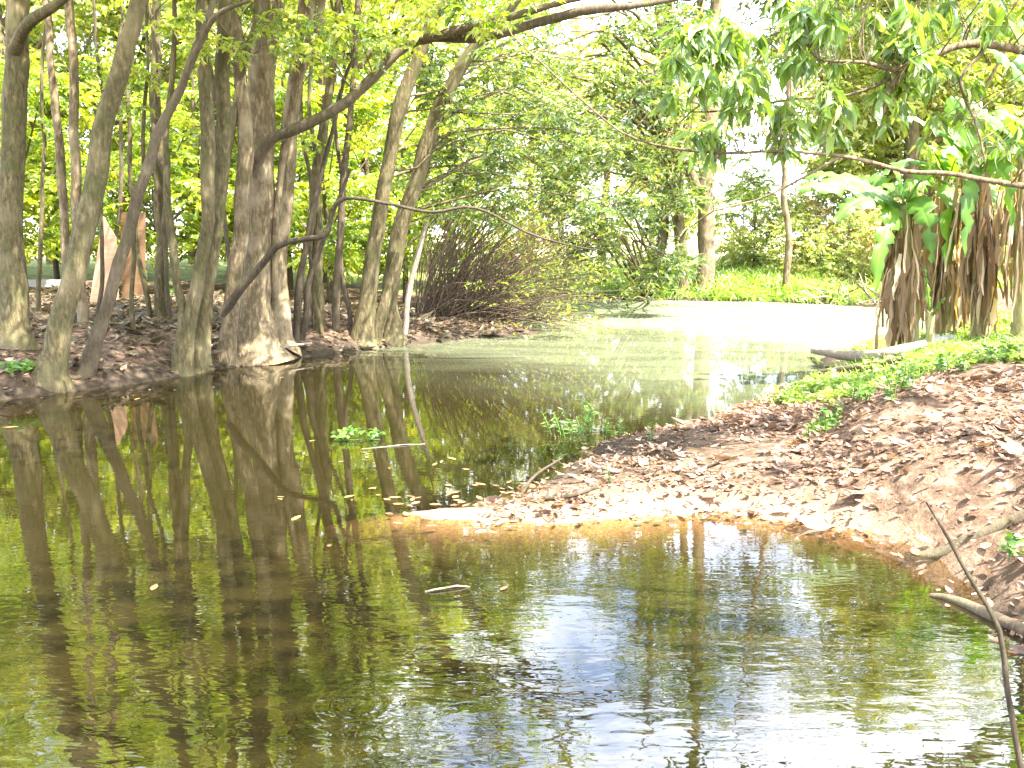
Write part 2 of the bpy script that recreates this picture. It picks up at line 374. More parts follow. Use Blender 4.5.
def water_material():
    m, nt = newmat('pond water'); L = nt.links.new
    tc = N(nt, 'ShaderNodeTexCoord')
    def math_(op, a, b=None, c=None):
        n = N(nt, 'ShaderNodeMath', operation=op)
        for i, v in enumerate((a, b, c)):
            if v is None: continue
            if isinstance(v, (int, float)): n.inputs[i].default_value = v
            else: L(v, n.inputs[i])
        return n.outputs[0]
    def noise(s, d=2, r=.5, stretch=(1, 1, 1), dist=0):
        mp = N(nt, 'ShaderNodeMapping'); mp.inputs['Scale'].default_value = stretch; L(tc.outputs['Object'], mp.inputs[0])
        n = N(nt, 'ShaderNodeTexNoise'); n.inputs['Scale'].default_value = s; n.inputs['Detail'].default_value = d; n.inputs['Roughness'].default_value = r; n.inputs['Distortion'].default_value = dist
        L(mp.outputs[0], n.inputs[0]); return n.outputs['Fac']
    rip = noise(11, 2, .5, (.55, 1.2, 1), .3); swell = noise(2.4, 2, .5, (.6, 1.1, 1), .4); calm = noise(.55, 2, .5)
    # rings spreading from a spot near the left
    g = G(352, 705)
    mp = N(nt, 'ShaderNodeMapping'); mp.inputs['Location'].default_value = (-g[0], -g[1], 0); L(tc.outputs['Object'], mp.inputs[0])
    ln = N(nt, 'ShaderNodeVectorMath', operation='LENGTH'); L(mp.outputs[0], ln.inputs[0]); rad = ln.outputs['Value']
    ring = math_('MULTIPLY', math_('SINE', math_('MULTIPLY', rad, 95.)), math_('POWER', 2.718, math_('MULTIPLY', math_('POWER', math_('MULTIPLY', math_('SUBTRACT', rad, .12), 9.), 2.), -1.)))
    at_r = N(nt, 'ShaderNodeAttribute', attribute_name='ripple')
    amt = math_('MULTIPLY', at_r.outputs['Fac'], math_('MULTIPLY_ADD', calm, 1.5, -.15))
    hgt = math_('ADD', math_('MULTIPLY', math_('MULTIPLY_ADD', rip, 1., math_('MULTIPLY', swell, 1.6)), amt), math_('MULTIPLY', ring, .13))
    bp = N(nt, 'ShaderNodeBump'); bp.inputs['Strength'].default_value = 1; bp.inputs['Distance'].default_value = .0014; L(hgt, bp.inputs['Height'])
    fr = N(nt, 'ShaderNodeFresnel'); fr.inputs['IOR'].default_value = 2.35; L(bp.outputs[0], fr.inputs['Normal'])
    gl = N(nt, 'ShaderNodeBsdfGlossy'); gl.inputs['Roughness'].default_value = .02; L(bp.outputs[0], gl.inputs['Normal'])
    dep = N(nt, 'ShaderNodeAttribute', attribute_name='depth')
    op_ = math_('SUBTRACT', 1., math_('POWER', 2.718, math_('MULTIPLY', dep.outputs['Fac'], -9.)))
    tr = N(nt, 'ShaderNodeBsdfTransparent'); tr.inputs[0].default_value = (.93, .84, .66, 1)
    mk = N(nt, 'ShaderNodeBsdfDiffuse'); mk.inputs[0].default_value = (.012, .0095, .0026, 1)
    b1 = N(nt, 'ShaderNodeMixShader'); L(op_, b1.inputs[0]); L(tr.outputs[0], b1.inputs[1]); L(mk.outputs[0], b1.inputs[2])
    # pale green film of pollen and duckweed drifting on the far reach
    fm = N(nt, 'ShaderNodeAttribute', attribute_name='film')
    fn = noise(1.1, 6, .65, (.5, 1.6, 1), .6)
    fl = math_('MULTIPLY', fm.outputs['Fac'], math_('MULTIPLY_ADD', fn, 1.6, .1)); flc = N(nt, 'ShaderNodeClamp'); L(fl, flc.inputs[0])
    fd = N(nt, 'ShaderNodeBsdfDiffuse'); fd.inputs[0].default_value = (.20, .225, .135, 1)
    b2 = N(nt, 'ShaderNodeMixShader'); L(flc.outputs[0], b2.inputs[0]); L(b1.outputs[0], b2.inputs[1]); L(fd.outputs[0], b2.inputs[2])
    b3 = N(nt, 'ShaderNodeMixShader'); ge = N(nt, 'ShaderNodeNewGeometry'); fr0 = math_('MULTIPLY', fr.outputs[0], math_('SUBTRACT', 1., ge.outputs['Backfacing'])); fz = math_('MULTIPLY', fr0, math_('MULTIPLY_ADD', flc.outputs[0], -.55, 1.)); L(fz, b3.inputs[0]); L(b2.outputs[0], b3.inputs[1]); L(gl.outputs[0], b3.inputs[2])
    o = N(nt, 'ShaderNodeOutputMaterial'); L(b3.outputs[0], o.inputs[0])
    return m

def grid_mesh(name, xs, ys, zf, mat, attr_f, smooth=True):
    X, Y = np.meshgrid(xs, ys)
    sd = sdist(X, Y).reshape(X.shape)
    H = terr(X, Y, sd.ravel())
    Z = zf(X, Y, H)
    nx, ny = len(xs), len(ys)
    i, j = np.meshgrid(np.arange(ny - 1), np.arange(nx - 1), indexing='ij')
    Fq = np.stack([i * nx + j, i * nx + j + 1, (i + 1) * nx + j + 1, (i + 1) * nx + j], -1).reshape(-1, 4)
    V = np.stack([X, Y, Z], -1).reshape(-1, 3)
    return make_mesh(name, V, [Fq], mat, {k: v.ravel() for k, v in attr_f(X, Y, H, sd).items()}, smooth)
def ss(a, b, v): 
    t = np.clip((v - a) / (b - a), 0, 1); return t * t * (3 - 2 * t)
def ground_attr(X, Y, H, sd):
    far = np.hypot(X, Y - 12)
    nz = fbm(X, Y, .8, 3, 50)
    sand = np.exp(-(((X - .9) / 2.6)**2 + ((Y - 5.75 - .04 * X) / .9)**2)) * ss(.14, .02, H) * 1.6
    sand2 = np.exp(-(((X - 2.6) / .9)**2 + ((Y - 9.6) / .5)**2)) * .9
    sand = np.clip(np.maximum(sand, sand2) + nz * .5 * (sand > .1), 0, 1)
    grass = ss(24, 26, Y) * ss(60, 34, Y) + ss(3.2, 4.2, X) * ss(8.3, 9.3, Y) * ss(16, 14, Y)
    grass = np.clip(grass + nz, 0, 1) * (grass > .02)
    field = ss(29, 36, far)
    mud = ss(.11 + .30 * np.exp(-((X - .9) / 1.2)**2 - ((Y - 8.0) / 1.1)**2) + .16 * ss(9, 10, Y) * ss(.5, -.5, X), .03, H + .06 * nz) * (1 - sand) * ss(.02, -.0, -H - .15)  # wet mud; widened over the spit's middle to paint its dark shade too
    return {'sand': sand * (.9 + .5 * fbm(X, Y, .35, 3, 90)).clip(0, 1), 'grass': np.clip(grass, 0, 1), 'field': field, 'mud': np.clip(mud, 0, 1)}
M['ground'] = ground_material(); M['water'] = water_material()
gxs = axis(-9, 8.5, .09, 500); gys = axis(.2, 30, .1, 500)
ground = link('ground', grid_mesh('ground', gxs, gys, lambda X, Y, H: H, M['ground'], ground_attr)); tag(ground, 'leaf strewn mud banks, pale sand spit and field around the pond', 'ground', kind='structure')
def water_attr(X, Y, H, sd):
    dep = np.maximum(-H, 0)
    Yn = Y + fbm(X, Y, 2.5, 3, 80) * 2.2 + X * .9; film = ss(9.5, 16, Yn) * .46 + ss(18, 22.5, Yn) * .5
    rip = .32 + 1.5 * ss(6.2, 3.6, Y) ; rip = rip * (1 - .75 * ss(8, 16, Y))
    rip = np.maximum(rip, .35 * ss(9, 7, Y))
    return {'depth': dep, 'film': film, 'ripple': rip}
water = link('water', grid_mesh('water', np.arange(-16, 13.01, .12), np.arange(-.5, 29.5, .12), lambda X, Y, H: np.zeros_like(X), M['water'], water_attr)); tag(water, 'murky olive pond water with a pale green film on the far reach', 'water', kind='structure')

def ht(x, y): return float(terr(np.array([x]), np.array([y]))[0])
def GT(px, py):                        # the ground point seen at a pixel
    lo = np.array([0, 0, CAMZ]); r = ray(px, py)
    t = np.linspace(2, 45, 900); pts = lo + r[None] * t[:, None]
    h = terr(pts[:, 0], pts[:, 1]); k = np.argmax(pts[:, 2] < np.maximum(h, -.05))
    p = pts[k].copy(); p[2] = h[k]; return p

# ------------------------------------------------------------------ trees
THIN = .72
def px_path(pts, d):
    """pts: (px, py, depth offset, half width in px)"""
    o = []; r = []
    for q in pts:
        dd = d + q[2]; o.append(P(q[0], q[1], dd)); r.append(q[3] * THIN * dd / F)
    return np.array(o), np.array(r)
def tree(name, label, stems, bark, crowns=(), group=None, cat='tree', roots=True, nseg=10, flute=0., lump=.12, limbs=(), sprout=None):
    """stems: (base pixel, [(px,py,doff,halfwidth px)...], extension top (x,y,z) or None); first path point is the base"""
    first = stems[0][0]; b = GT(first[0], first[1]); 
    root = empty(name, (b[0], b[1], b[2] - .02), label, cat, group)
    sk = []
    for si, st in enumerate(stems):
        pts = st[0:]; path = st
        g = GT(path[0][0], path[0][1]); d = g[1]
        p, r = px_path(path, d)
        p[0] = g - np.array([0, 0, .12])
        if roots: 
            u1, u2 = min(.5, .16 / np.linalg.norm(p[1] - p[0])), min(.7, .42 / np.linalg.norm(p[1] - p[0]))
            p = np.vstack([p[:1], p[:1] + (p[1] - p[0]) * u1, p[:1] + (p[1] - p[0]) * u2, p[1:]]); r = np.concatenate([[r[0] * 2.0], [r[0] * 1.35], [r[0] * 1.08], r[1:]])
        # carry on above the frame
        dv = p[-1] - p[-2]; dv = dv / np.linalg.norm(dv); e1 = p[-1] + (dv * .8 + [0, 0, .5]) * 1.8; e2 = e1 + (dv * .5 + [rng.uniform(-.3, .3), rng.uniform(-.3, .3), .8]) * 2.2
        if path[-1][1] < 30:
            p = np.vstack([p, e1, e2]); r = np.concatenate([r, [r[-1] * .75, r[-1] * .4]])
        mb = MB(); pp, rr = add_tube(mb, p, r, nseg, step=.16, lump=lump, wob=.03, flute=flute)
        sk.append((pp, rr))
        if si == 0: mb0 = mb
        for lb in [l for l in limbs if l[0] == si]:
            p2, r2 = px_path(lb[1], d); 
            ml_ = MB(); q = add_tube(ml_, p2, r2, 8, step=.12, lump=.14, wob=.02); sk.append(q); ml_.build('limb', lb[2] if len(lb) > 2 else bark, root)
        if si > 0: mb.build('trunk', bark, root)
    if crowns:
        mbL = MB(); mbT = mb0
        for cr in crowns:
            cs, rs, tw, per, ln, mat = cr['c'], cr['r'], cr.get('tw', 14), cr.get('per', 12), cr.get('ln', .12), cr['mat']
            for c in cs: limb_to(mbT, sk, c)
            sprays(cs, rs, tw, per, ln, mbL, mbT, cr.get('droop', .25), cr.get('wr', .45), cr.get('tpl', T4))
        mbL.build('crown', crowns[0]['mat'], root, smooth=False)
    mb0.build('trunk', bark, root)
    return root, sk
def box_clumps(n, x, y, d, rpx, seed=None):
    cs = []; rs = []
    for _ in range(n):
        dd = rng.uniform(*d); cs.append(P(rng.uniform(*x), rng.uniform(*y), dd)); rs.append(rng.uniform(*rpx) * dd / F)
    return np.array(cs), np.array(rs)
def wclumps(n, lo, hi, r):
    return rng.uniform(lo, hi, (n, 3)), rng.uniform(*r, n)
def CR(cr, **k): return dict(c=cr[0], r=cr[1], **k)

GL = 'trees leaning along the left bank'
lime, mid = M['leaf_lime'], M['leaf_mid']
# left edge
tree('riverside_tree', 'thick grey trunk at the left edge of the photo with an upper branch forking right',
     [[(14,342,0,20),(12,250,.1,17),(12,160,.2,16),(16,60,.2,15),(20,0,.2,14)]], M['bark_grey'],
     [CR(wclumps(16, (-8,9,5.2), (-4,14,8.5), (.7,1.1)), tw=16, per=12, ln=.15, mat=lime)], GL,
     limbs=[(0, [(14,50,.1,9),(30,22,-.2,8),(62,-2,-.5,6),(100,-40,-.6,5)])])
tree('riverside_tree', 'pair of slim pale sunlit stems rising between the left edge trunk and the leaning trunk',
     [[(68,322,0,7),(66,250,0,6),(58,150,0,6),(52,60,0,5),(46,0,0,5)], [(82,324,0,8),(76,220,0,7),(74,120,0,7),(72,40,0,6),(68,0,0,6)]], M['bark_pale'],
     [CR(wclumps(8, (-8,13,5.5), (-5,17,8.5), (.7,1.)), tw=14, per=12, ln=.14, mat=lime)], GL, roots=False)
tree('riverside_tree', 'stout grey trunk leaning right from the waterline in front of the plywood boards',
     [[(50,376,0,17),(66,305,0,16),(84,230,.1,15),(100,150,.2,14),(112,95,.2,14),(128,40,.2,13),(140,0,.2,12)]], M['bark_grey'],
     [CR(wclumps(18, (-5,8,5.2), (-1.5,13,8.5), (.7,1.1)), tw=16, per=12, ln=.15, mat=lime)], GL)
tree('riverside_tree', 'slender dark trunk leaning far right and forking near the top, between two boards',
     [[(84,372,0,10),(104,312,0,9),(120,262,0,8.5),(140,195,0,8),(158,135,0,8),(178,98,0,6),(198,42,0,5),(212,10,0,4.5)]], M['bark_brown'],
     [CR(wclumps(8, (-4,9,5), (-1.5,13,7.5), (.6,1.)), tw=14, per=12, ln=.14, mat=lime)], GL,
     limbs=[(0, [(176,100,0,5),(205,32,-.3,4),(228,10,-.4,3),(250,0,-.5,2.5)])])
tree('riverside_tree', 'straight grey stem farther back, right of the plywood boards',
     [[(160,318,0,9),(162,230,0,8),(158,150,0,7.5),(156,70,0,7),(158,0,0,6)], [(150,316,0,4),(136,220,0,3),(130,110,0,3),(134,0,0,2.5)]], M['bark_grey'],
     [CR(wclumps(10, (-6,15,6), (-3,20,9), (.7,1.1)), tw=14, per=12, ln=.15, mat=lime)], GL, roots=False)
tree('riverside_tree', 'clump of four close grey stems rooted at the waterline left of the massive trunk',
     [[(182,372,0,10),(190,330,0,10),(204,250,0,9),(208,160,0,10),(206,70,0,9),(200,0,0,8)],
      [(196,372,.0,10),(200,335,0,9),(214,250,0,8),(222,160,0,10),(222,80,0,10),(224,0,0,10)],
      [(176,370,.1,7),(184,310,.1,6),(172,240,.1,6),(166,190,.1,5),(170,120,.2,4),(176,40,.2,3.5),(176,0,0,3)],
      [(205,368,.2,7),(210,310,.2,6),(220,210,.2,6),(236,110,.2,5),(250,40,.2,4),(258,0,.2,4)]], M['bark_grey'],
     [CR(wclumps(16, (-4,9,5.4), (-1,13,8.5), (.7,1.1)), tw=16, per=12, ln=.15, mat=lime)], GL)
tree('riverside_tree', 'massive fluted pale trunk with a long dark limb arching over the water',
     [[(258,352,0,27),(256,300,0,22),(260,220,0,19),(262,140,0,18),(264,60,0,18),(272,0,0,17)],
      [(226,356,-.1,11),(234,290,-.1,11),(242,210,-.1,10),(247,130,-.1,10),(238,50,-.1,9),(232,0,-.1,9)],
      [(284,346,.3,11),(281,270,.3,10),(288,180,.3,10),(294,90,.3,10),(304,0,.3,10)],
      [(272,348,-.3,5),(274,260,-.35,4.5),(279,180,-.35,4.5),(298,90,-.35,6),(316,30,-.3,5),(322,0,-.3,5)]], M['bark_pale'],
     [CR(box_clumps(9, (330,620), (-40,40), (12,15), (22,34)), tw=16, per=11, ln=.12, mat=lime),
      CR(wclumps(26, (-4,9,5.6), (1.,15,9.5), (.8,1.2)), tw=16, per=12, ln=.15, mat=lime),
      CR(box_clumps(12, (170,330), (-15,70), (11.,13.), (12,20)), tw=10, per=10, ln=.10, mat=lime),
      CR(box_clumps(8, (270,420), (10,70), (12.5,14.5), (14,22)), tw=10, per=10, ln=.10, mat=lime)], GL, nseg=16, flute=.06,
     limbs=[(0, [(252,168,-.3,8),(272,140,-.4,7.5),(300,128,-.5,7.5),(340,108,-.6,7.5),(374,76,-.6,7),(400,52,-.6,6.5),(430,38,-.6,6.5),(480,36,-.7,6.5),(540,22,-.8,6),(590,10,-1,6),(640,4,-1,4),(690,0,-1,2.5)], M['bark_brown']),
            (0, [(420,40,-.8,6),(470,28,-.9,6),(520,14,-.9,5),(580,-2,-1,4)], M['bark_brown']),
            (1, [(222,314,-.3,6.5),(248,280,-.4,5.5),(276,246,-.5,4.6),(300,240,-.5,4),(328,233,-.6,3.8),(332,212,-.6,3.4),(346,198,-.7,3),(390,204,-.8,2.5),(432,212,-.9,2.2),(476,208,-1,1.8),(536,235,-1.2,1.4),(600,250,-1.3,.8)], M['bark_dark'])])
for lab, stems, bk in (
    ('slim grey stem close behind the right side of the massive trunk', [[(318,332,0,8),(320,260,0,7),(316,170,0,7),(330,90,0,6),(338,0,0,5)]], 'bark_grey'),
    ('thin crooked stem between the massive trunk and the two leaning grey trunks', [[(334,330,0,6),(338,260,0,5),(344,180,0,5),(352,90,0,4),(356,0,0,4)]], 'bark_brown'),
    ('two thin dark stems fanning out low beside the massive trunk', [[(296,338,0,6),(300,280,0,5),(312,210,0,4),(330,140,0,3),(352,60,0,2)], [(300,338,0,5),(308,280,0,4.5),(326,230,0,3),(350,170,0,2)]], 'bark_dark')):
    tree('riverside_tree', lab, stems, M[bk], [CR(wclumps(4, (-3.5,13,5.4), (-1.5,17,7.5), (.6,.9)), tw=12, per=12, ln=.13, mat=lime)], GL, roots=False, nseg=8)
tree('riverside_tree', 'grey leaning trunk with a pale bare patch, left one of the pair by the canes',
     [[(364,342,0,14),(368,290,0,12),(374,240,0,11),(386,170,0,10),(398,110,0,10),(416,60,0,9),(436,10,0,8),(446,0,0,8)]], M['bark_grey'],
     [CR(box_clumps(7, (400,520), (60,200), (15.5,18), (16,26)), tw=16, per=12, ln=.10, mat=mid),
      CR(wclumps(10, (-2.5,13,5.6), (.5,18,7.6), (.7,1.0)), tw=16, per=12, ln=.14, mat=lime)], GL)
tree('riverside_tree', 'grey leaning trunk crossing rightward, right one of the pair by the canes',
     [[(392,338,0,12),(388,300,0,11),(398,245,0,12),(414,190,0,11),(432,125,0,10),(452,80,0,9),(480,40,0,8),(512,5,0,7)],
      [(372,342,-.1,9),(384,300,-.05,8),(395,252,0,6)]], M['bark_grey'],
     [CR(box_clumps(34, (420,610), (60,215), (15.5,18.5), (18,30)), tw=20, per=12, ln=.10, mat=mid)], GL)
tree('dead_sapling', 'short pale bare leaning pole standing in front of the canes',
     [[(404,336,0,4.5),(410,290,0,4),(420,245,0,3.5),(427,222,0,2.5)]], M['dry_wood'], cat='sapling', roots=False, nseg=6)

for k, (px, py, lab) in enumerate([(40,312,'thin dark sapling between the left edge trunk and the pale pair'),(96,318,'thin sapling right of the pale pair of stems'),(112,300,'thin crooked sapling in front of the pale board'),
        (134,330,'thin upright sapling in front of the darker board'),(172,318,'hair thin sapling left of the clump of four stems'),(238,330,'thin sapling tucked between the clump of four stems and the massive trunk'),
        (326,336,'thin sapling among the stems right of the massive trunk'),(352,326,'thin sapling left of the pair of leaning trunks'),(310,322,'pale thin sapling just behind the massive trunk')]):
    q = rng.normal(0, 7, 5).cumsum()
    tree('sapling', lab, [[(px,py,0,3.6),(px+q[0],250,0,3.2),(px+q[1],190,0,2.9),(px+q[2],120,0,2.7),(px+q[3],60,0,2.4),(px+q[4],0,0,2.)]], M['bark_brown' if k % 3 else 'bark_grey'],
         [CR(box_clumps(3, (px-25,px+25), (-10,150), (GT(px,py)[1]-.3,GT(px,py)[1]+.3), (14,24)), tw=9, per=10, ln=.12, mat=lime)], 'slender saplings on the left bank', roots=False, nseg=6, lump=.08)
# ------------------------------------------------------------------ centre and far bank
GF = 'trees on the far bank'
tree('far_bank_tree', 'broad pale trunk standing in bright grass on the far bank, forking above head height',
     [[(706,292,0,12),(706,240,0,11),(705,190,0,11),(708,130,0,10),(712,60,0,9),(716,0,0,8),(720,-120,0,7),(722,-250,0,5)],], M['bark_pale'],
     [CR(box_clumps(30, (640,800), (-190,-10), (25,30), (26,44)), tw=20, per=11, ln=.22, mat=M['leaf_mid']),
      CR(box_clumps(12, (600,800), (-60,60), (26,31), (24,40)), tw=14, per=10, ln=.2, mat=M['leaf_mid']),
      CR(box_clumps(7, (650,760), (150,210), (25,27), (14,24)), tw=14, per=12, ln=.16, mat=M['leaf_mid'])], GF,
     limbs=[(0, [(704,205,0,8),(694,185,-.2,8),(684,150,-.4,7),(672,90,-.5,6),(660,20,-.5,5),(650,-80,-.5,4)])])
tree('far_bank_tree', 'two grey trunks leaning apart, half hidden by the small leaved curtain on the far bank',
     [[(682,294,0,9),(680,240,0,8),(676,180,0,8),(672,100,0,7),(668,0,0,6)], [(650,296,.3,8),(662,240,.3,7.5),(668,200,.3,7),(690,110,.3,6),(700,0,.3,5)]], M['bark_grey'],
     [CR(box_clumps(46, (540,700), (110,285), (20,24), (16,30)), tw=22, per=12, ln=.12, mat=M['leaf_mid']),
      CR(box_clumps(44, (480,700), (10,170), (19,24), (20,34)), tw=20, per=12, ln=.14, mat=M['leaf_mid'])], GF)
tree('far_bank_tree', 'thin trunk in front of the hazy bushes right of the broad pale trunk',
     [[(786,292,0,5),(788,240,0,5),(784,180,0,4),(790,90,0,4),(780,0,0,3)]], M['bark_pale'],
     [CR(box_clumps(22, (740,900), (-40,170), (27,33), (18,32)), tw=12, per=10, ln=.18, mat=M['leaf_pale']), CR(box_clumps(40, (770,1060), (-190,-40), (27,31), (24,38)), tw=16, per=10, ln=.2, mat=M['leaf_pale'])], GF, roots=False)

# ------------------------------------------------------------------ copied woodland behind
def wood_proto(name, h, z0, rad, nclump, cr, leaf, ln, bark, tw, per, r0, mat):
    root = bpy.data.objects.new(name, None); COL.objects.link(root); root.empty_display_size = .4
    mb = MB(); lean = rng.normal(0, .04 * h, 2)
    p, r = add_tube(mb, [(0, 0, -.25), (lean[0] * .2, lean[1] * .2, h * .3), (lean[0] * .6, lean[1] * .6, h * .65), (lean[0], lean[1], h * .95)], [r0 * 1.2, r0, r0 * .7, r0 * .2], 8, step=.4, lump=.12, wob=.03)
    sk = [(p, r)]
    for k in range(5):
        a = rng.uniform(0, 6.28); z = rng.uniform(.25, .6) * h; i = np.argmin(abs(p[:, 2] - z)); q = np.array([math.cos(a), math.sin(a), .9])
        sk.append(add_tube(mb, [p[i], p[i] + q * rad * .4, p[i] + q * rad * .75 + [0, 0, .1 * h]], [r[i] * .5, r[i] * .35, r[i] * .15], 6, step=.4, wob=.03))
    cs = []; 
    while len(cs) < nclump:
        q = rng.uniform(-1, 1, 3)
        if q @ q > 1: continue
        z = z0 + (q[2] * .5 + .5) * (h - z0); w = rad * (1 - .35 * abs(q[2])) 
        cs.append((q[0] * w + lean[0] * .5, q[1] * w + lean[1] * .5, z))
    cs = np.array(cs); rs = rng.uniform(.75, 1.25, nclump) * cr
    mbL = MB(); mbT = mb
    for c in cs: limb_to(mbT, sk, c)
    sprays(cs, rs, tw, per, ln, mbL, None, .3, .5)
    mb.build('trunk', bark, root); mbL.build('crown', mat, root, smooth=False)
    return root
def copy_tree(o):
    c = o.copy(); COL.objects.link(c)
    for ch in list(o.children):
        k = ch.copy(); COL.objects.link(k); k.parent = c
    return c
used = set()
def place(proto, x, y, s, label, group, cat='tree', sz=None):
    o = proto if proto.name not in used else copy_tree(proto)
    used.add(proto.name)
    o.location = (x, y, ht(x, y)); o.rotation_euler = (0, 0, rng.uniform(0, 6.28)); o.scale = (s, s, sz or s)
    tag(o, label, cat, group); return o
u1 = wood_proto('understory_tree', 5.2, .5, 1.9, 34, .62, None, .17, M['bark_brown'], 15, 12, .07, M['leaf_lime'])
u2 = wood_proto('understory_tree', 4.2, .3, 2.0, 30, .6, None, .15, M['bark_brown'], 15, 12, .06, M['leaf_lime'])
w1 = wood_proto('woodland_tree', 13, 2.5, 3.3, 52, 1.05, None, .24, M['bark_grey'], 16, 12, .2, M['leaf_lime'])
w2 = wood_proto('woodland_tree', 11, 2.0, 3.0, 46, 1.0, None, .22, M['bark_grey'], 16, 12, .17, M['leaf_far'])
w3 = wood_proto('woodland_tree', 9, .6, 2.9, 46, .95, None, .2, M['bark_pale'], 16, 12, .12, M['leaf_pale'])
s1 = wood_proto('pale_shrub', 2.3, .1, 1.5, 20, .5, None, .13, M['cane'], 14, 11, .03, M['leaf_pale'])
s2 = wood_proto('dry_shrub', 2.6, .1, 1.6, 18, .5, None, .13, M['cane'], 13, 10, .03, M['leaf_dry'])
def PX(px, d): return (px - 512) / F * d * 1.0
GU = 'understory trees behind the left bank'; GW = 'tall woodland trees in the background'; GS = 'shrubs along the far bank'
def wl(px):
    for lim, t in ((60, 'behind the left edge trunk'), (150, 'behind the plywood boards'), (230, 'behind the clump of four stems'), (320, 'behind the massive fluted trunk'), (400, 'behind the crossing pair of grey trunks'), (480, 'behind the arching canes'), (620, 'behind the small leaved curtain'), (700, 'left of the broad pale trunk'), (800, 'right of the broad pale trunk'), (900, 'above the far bank root tangle')):
        if px < lim: return t
    return 'behind the banana clump'
for i, (px, d, s) in enumerate([(-60,18,1.),(20,20.5,1.),(110,24,1.1),(200,21,.95),(290,22.5,1.05),(370,25,1.1),(450,26,1.)]):
    place(u1, PX(px, d), d, s, 'taller lime green understory tree ' + wl(px), GU)
for i, (px, d, s) in enumerate([(-20,24,1.1),(60,26,1.1),(160,19.5,.9),(250,26,1.2),(330,20.5,.9),(405,22,.95)]):
    place(u2, PX(px, d), d, s, 'low spreading lime green understory tree ' + wl(px), GU)
for i, (px, d, s) in enumerate([(-150,30,1.2),(-30,27,1.2),(60,33,1.3),(130,28,1.15),(200,34,1.35),(280,29,1.2),(350,35,1.25),(420,32,1.05),(860,44,1.1),(920,42,1.05),(1010,36,1.1)]):
    place(w1, PX(px, d), d, s, 'tall leafy woodland tree ' + wl(px), GW)
for i, (px, d, s) in enumerate([(880,31,1.1),(905,29,1.15),(470,44,.9),(560,42,.8),(650,46,.85),(860,40,1.),(950,33,1.),(1080,44,1.),(-240,26,1),(20,24,1.),(240,25,1.05),(330,26,1.)]):
    place(w2, PX(px, d), d, s, 'hazy green woodland tree ' + wl(px), GW)
for i, (px, d, s) in enumerate([(600,37,1.),(850,38,1.),(915,32,.85),(975,35,1.),(1040,31,1.),(680,44,1.1),(530,36,.9)]):
    place(w3, PX(px, d), d, s, 'pale yellow green woodland tree leafy to the ground ' + wl(px), GW)
for i, (px, d, s) in enumerate([(560,33,1.),(640,31,.9),(740,38,1.2),(830,34,1.2),(900,30,1.1),(500,29,.9),(1010,27,1.2),(752,30,1.3),(812,31,1.4),(790,27.5,.75),(845,26.5,.85),(890,26,.9)]):
    place(s1, PX(px, d), d, s, 'pale green sunlit shrub ' + wl(px), GS, 'shrub')
for i, (px, d, s) in enumerate([(535,28.5,.7),(800,31,.95),(860,28,.9),(920,26,.95),(980,29,1.2)]):
    place(s2, PX(px, d), d, s, 'dry pinkish brown shrub ' + wl(px), GS, 'shrub')

# ------------------------------------------------------------------ cane thicket
def canes():
    g = GT(450, 326); root = empty('cane_thicket', g, 'thicket of thin arching brown canes leaning out over the water', 'shrub')
    mb = MB(); ml = MB()
    for i in range(560):
        u = rng.uniform()
        b = P(rng.uniform(415, 490), 320, rng.uniform(17.5, 20.5)); b[2] = ht(b[0], b[1]) - .05
        ang = rng.uniform(0, 1)
        # from upright on the left to nearly flat on the right
        e = R(88 - 84 * ang + rng.normal(0, 6)); L = rng.uniform(1.6, 3.4) * (1 - .2 * ang)
        az = rng.normal(0, .55); q = np.array([math.cos(az) * math.cos(e), math.sin(az) * math.cos(e) - .1, math.sin(e)])
        m_ = b + q * L * .55; t = b + q * L + np.array([.25 * L, 0, -.22 * L * ang])
        add_tube(mb, [b, m_, t], [.011, .007, .002], 4, step=.4, cap=False, wob=.03)
        if rng.uniform() < .5:
            n = 8; uu = rng.uniform(.4, 1, n)[:, None]; c = m_ + (t - m_) * uu
            V, Fa = leaf_arrays(c, rdir(n) + q, rdir(n, .2, 1), rng.uniform(.06, .14, n), rng.uniform(.02, .04, n)); ml.add(V, Fa, rng.uniform(.2, 1))
    mb.build('canes', M['cane'], root); ml.build('leaves', M['leaf_lime'], root, smooth=False)
canes()

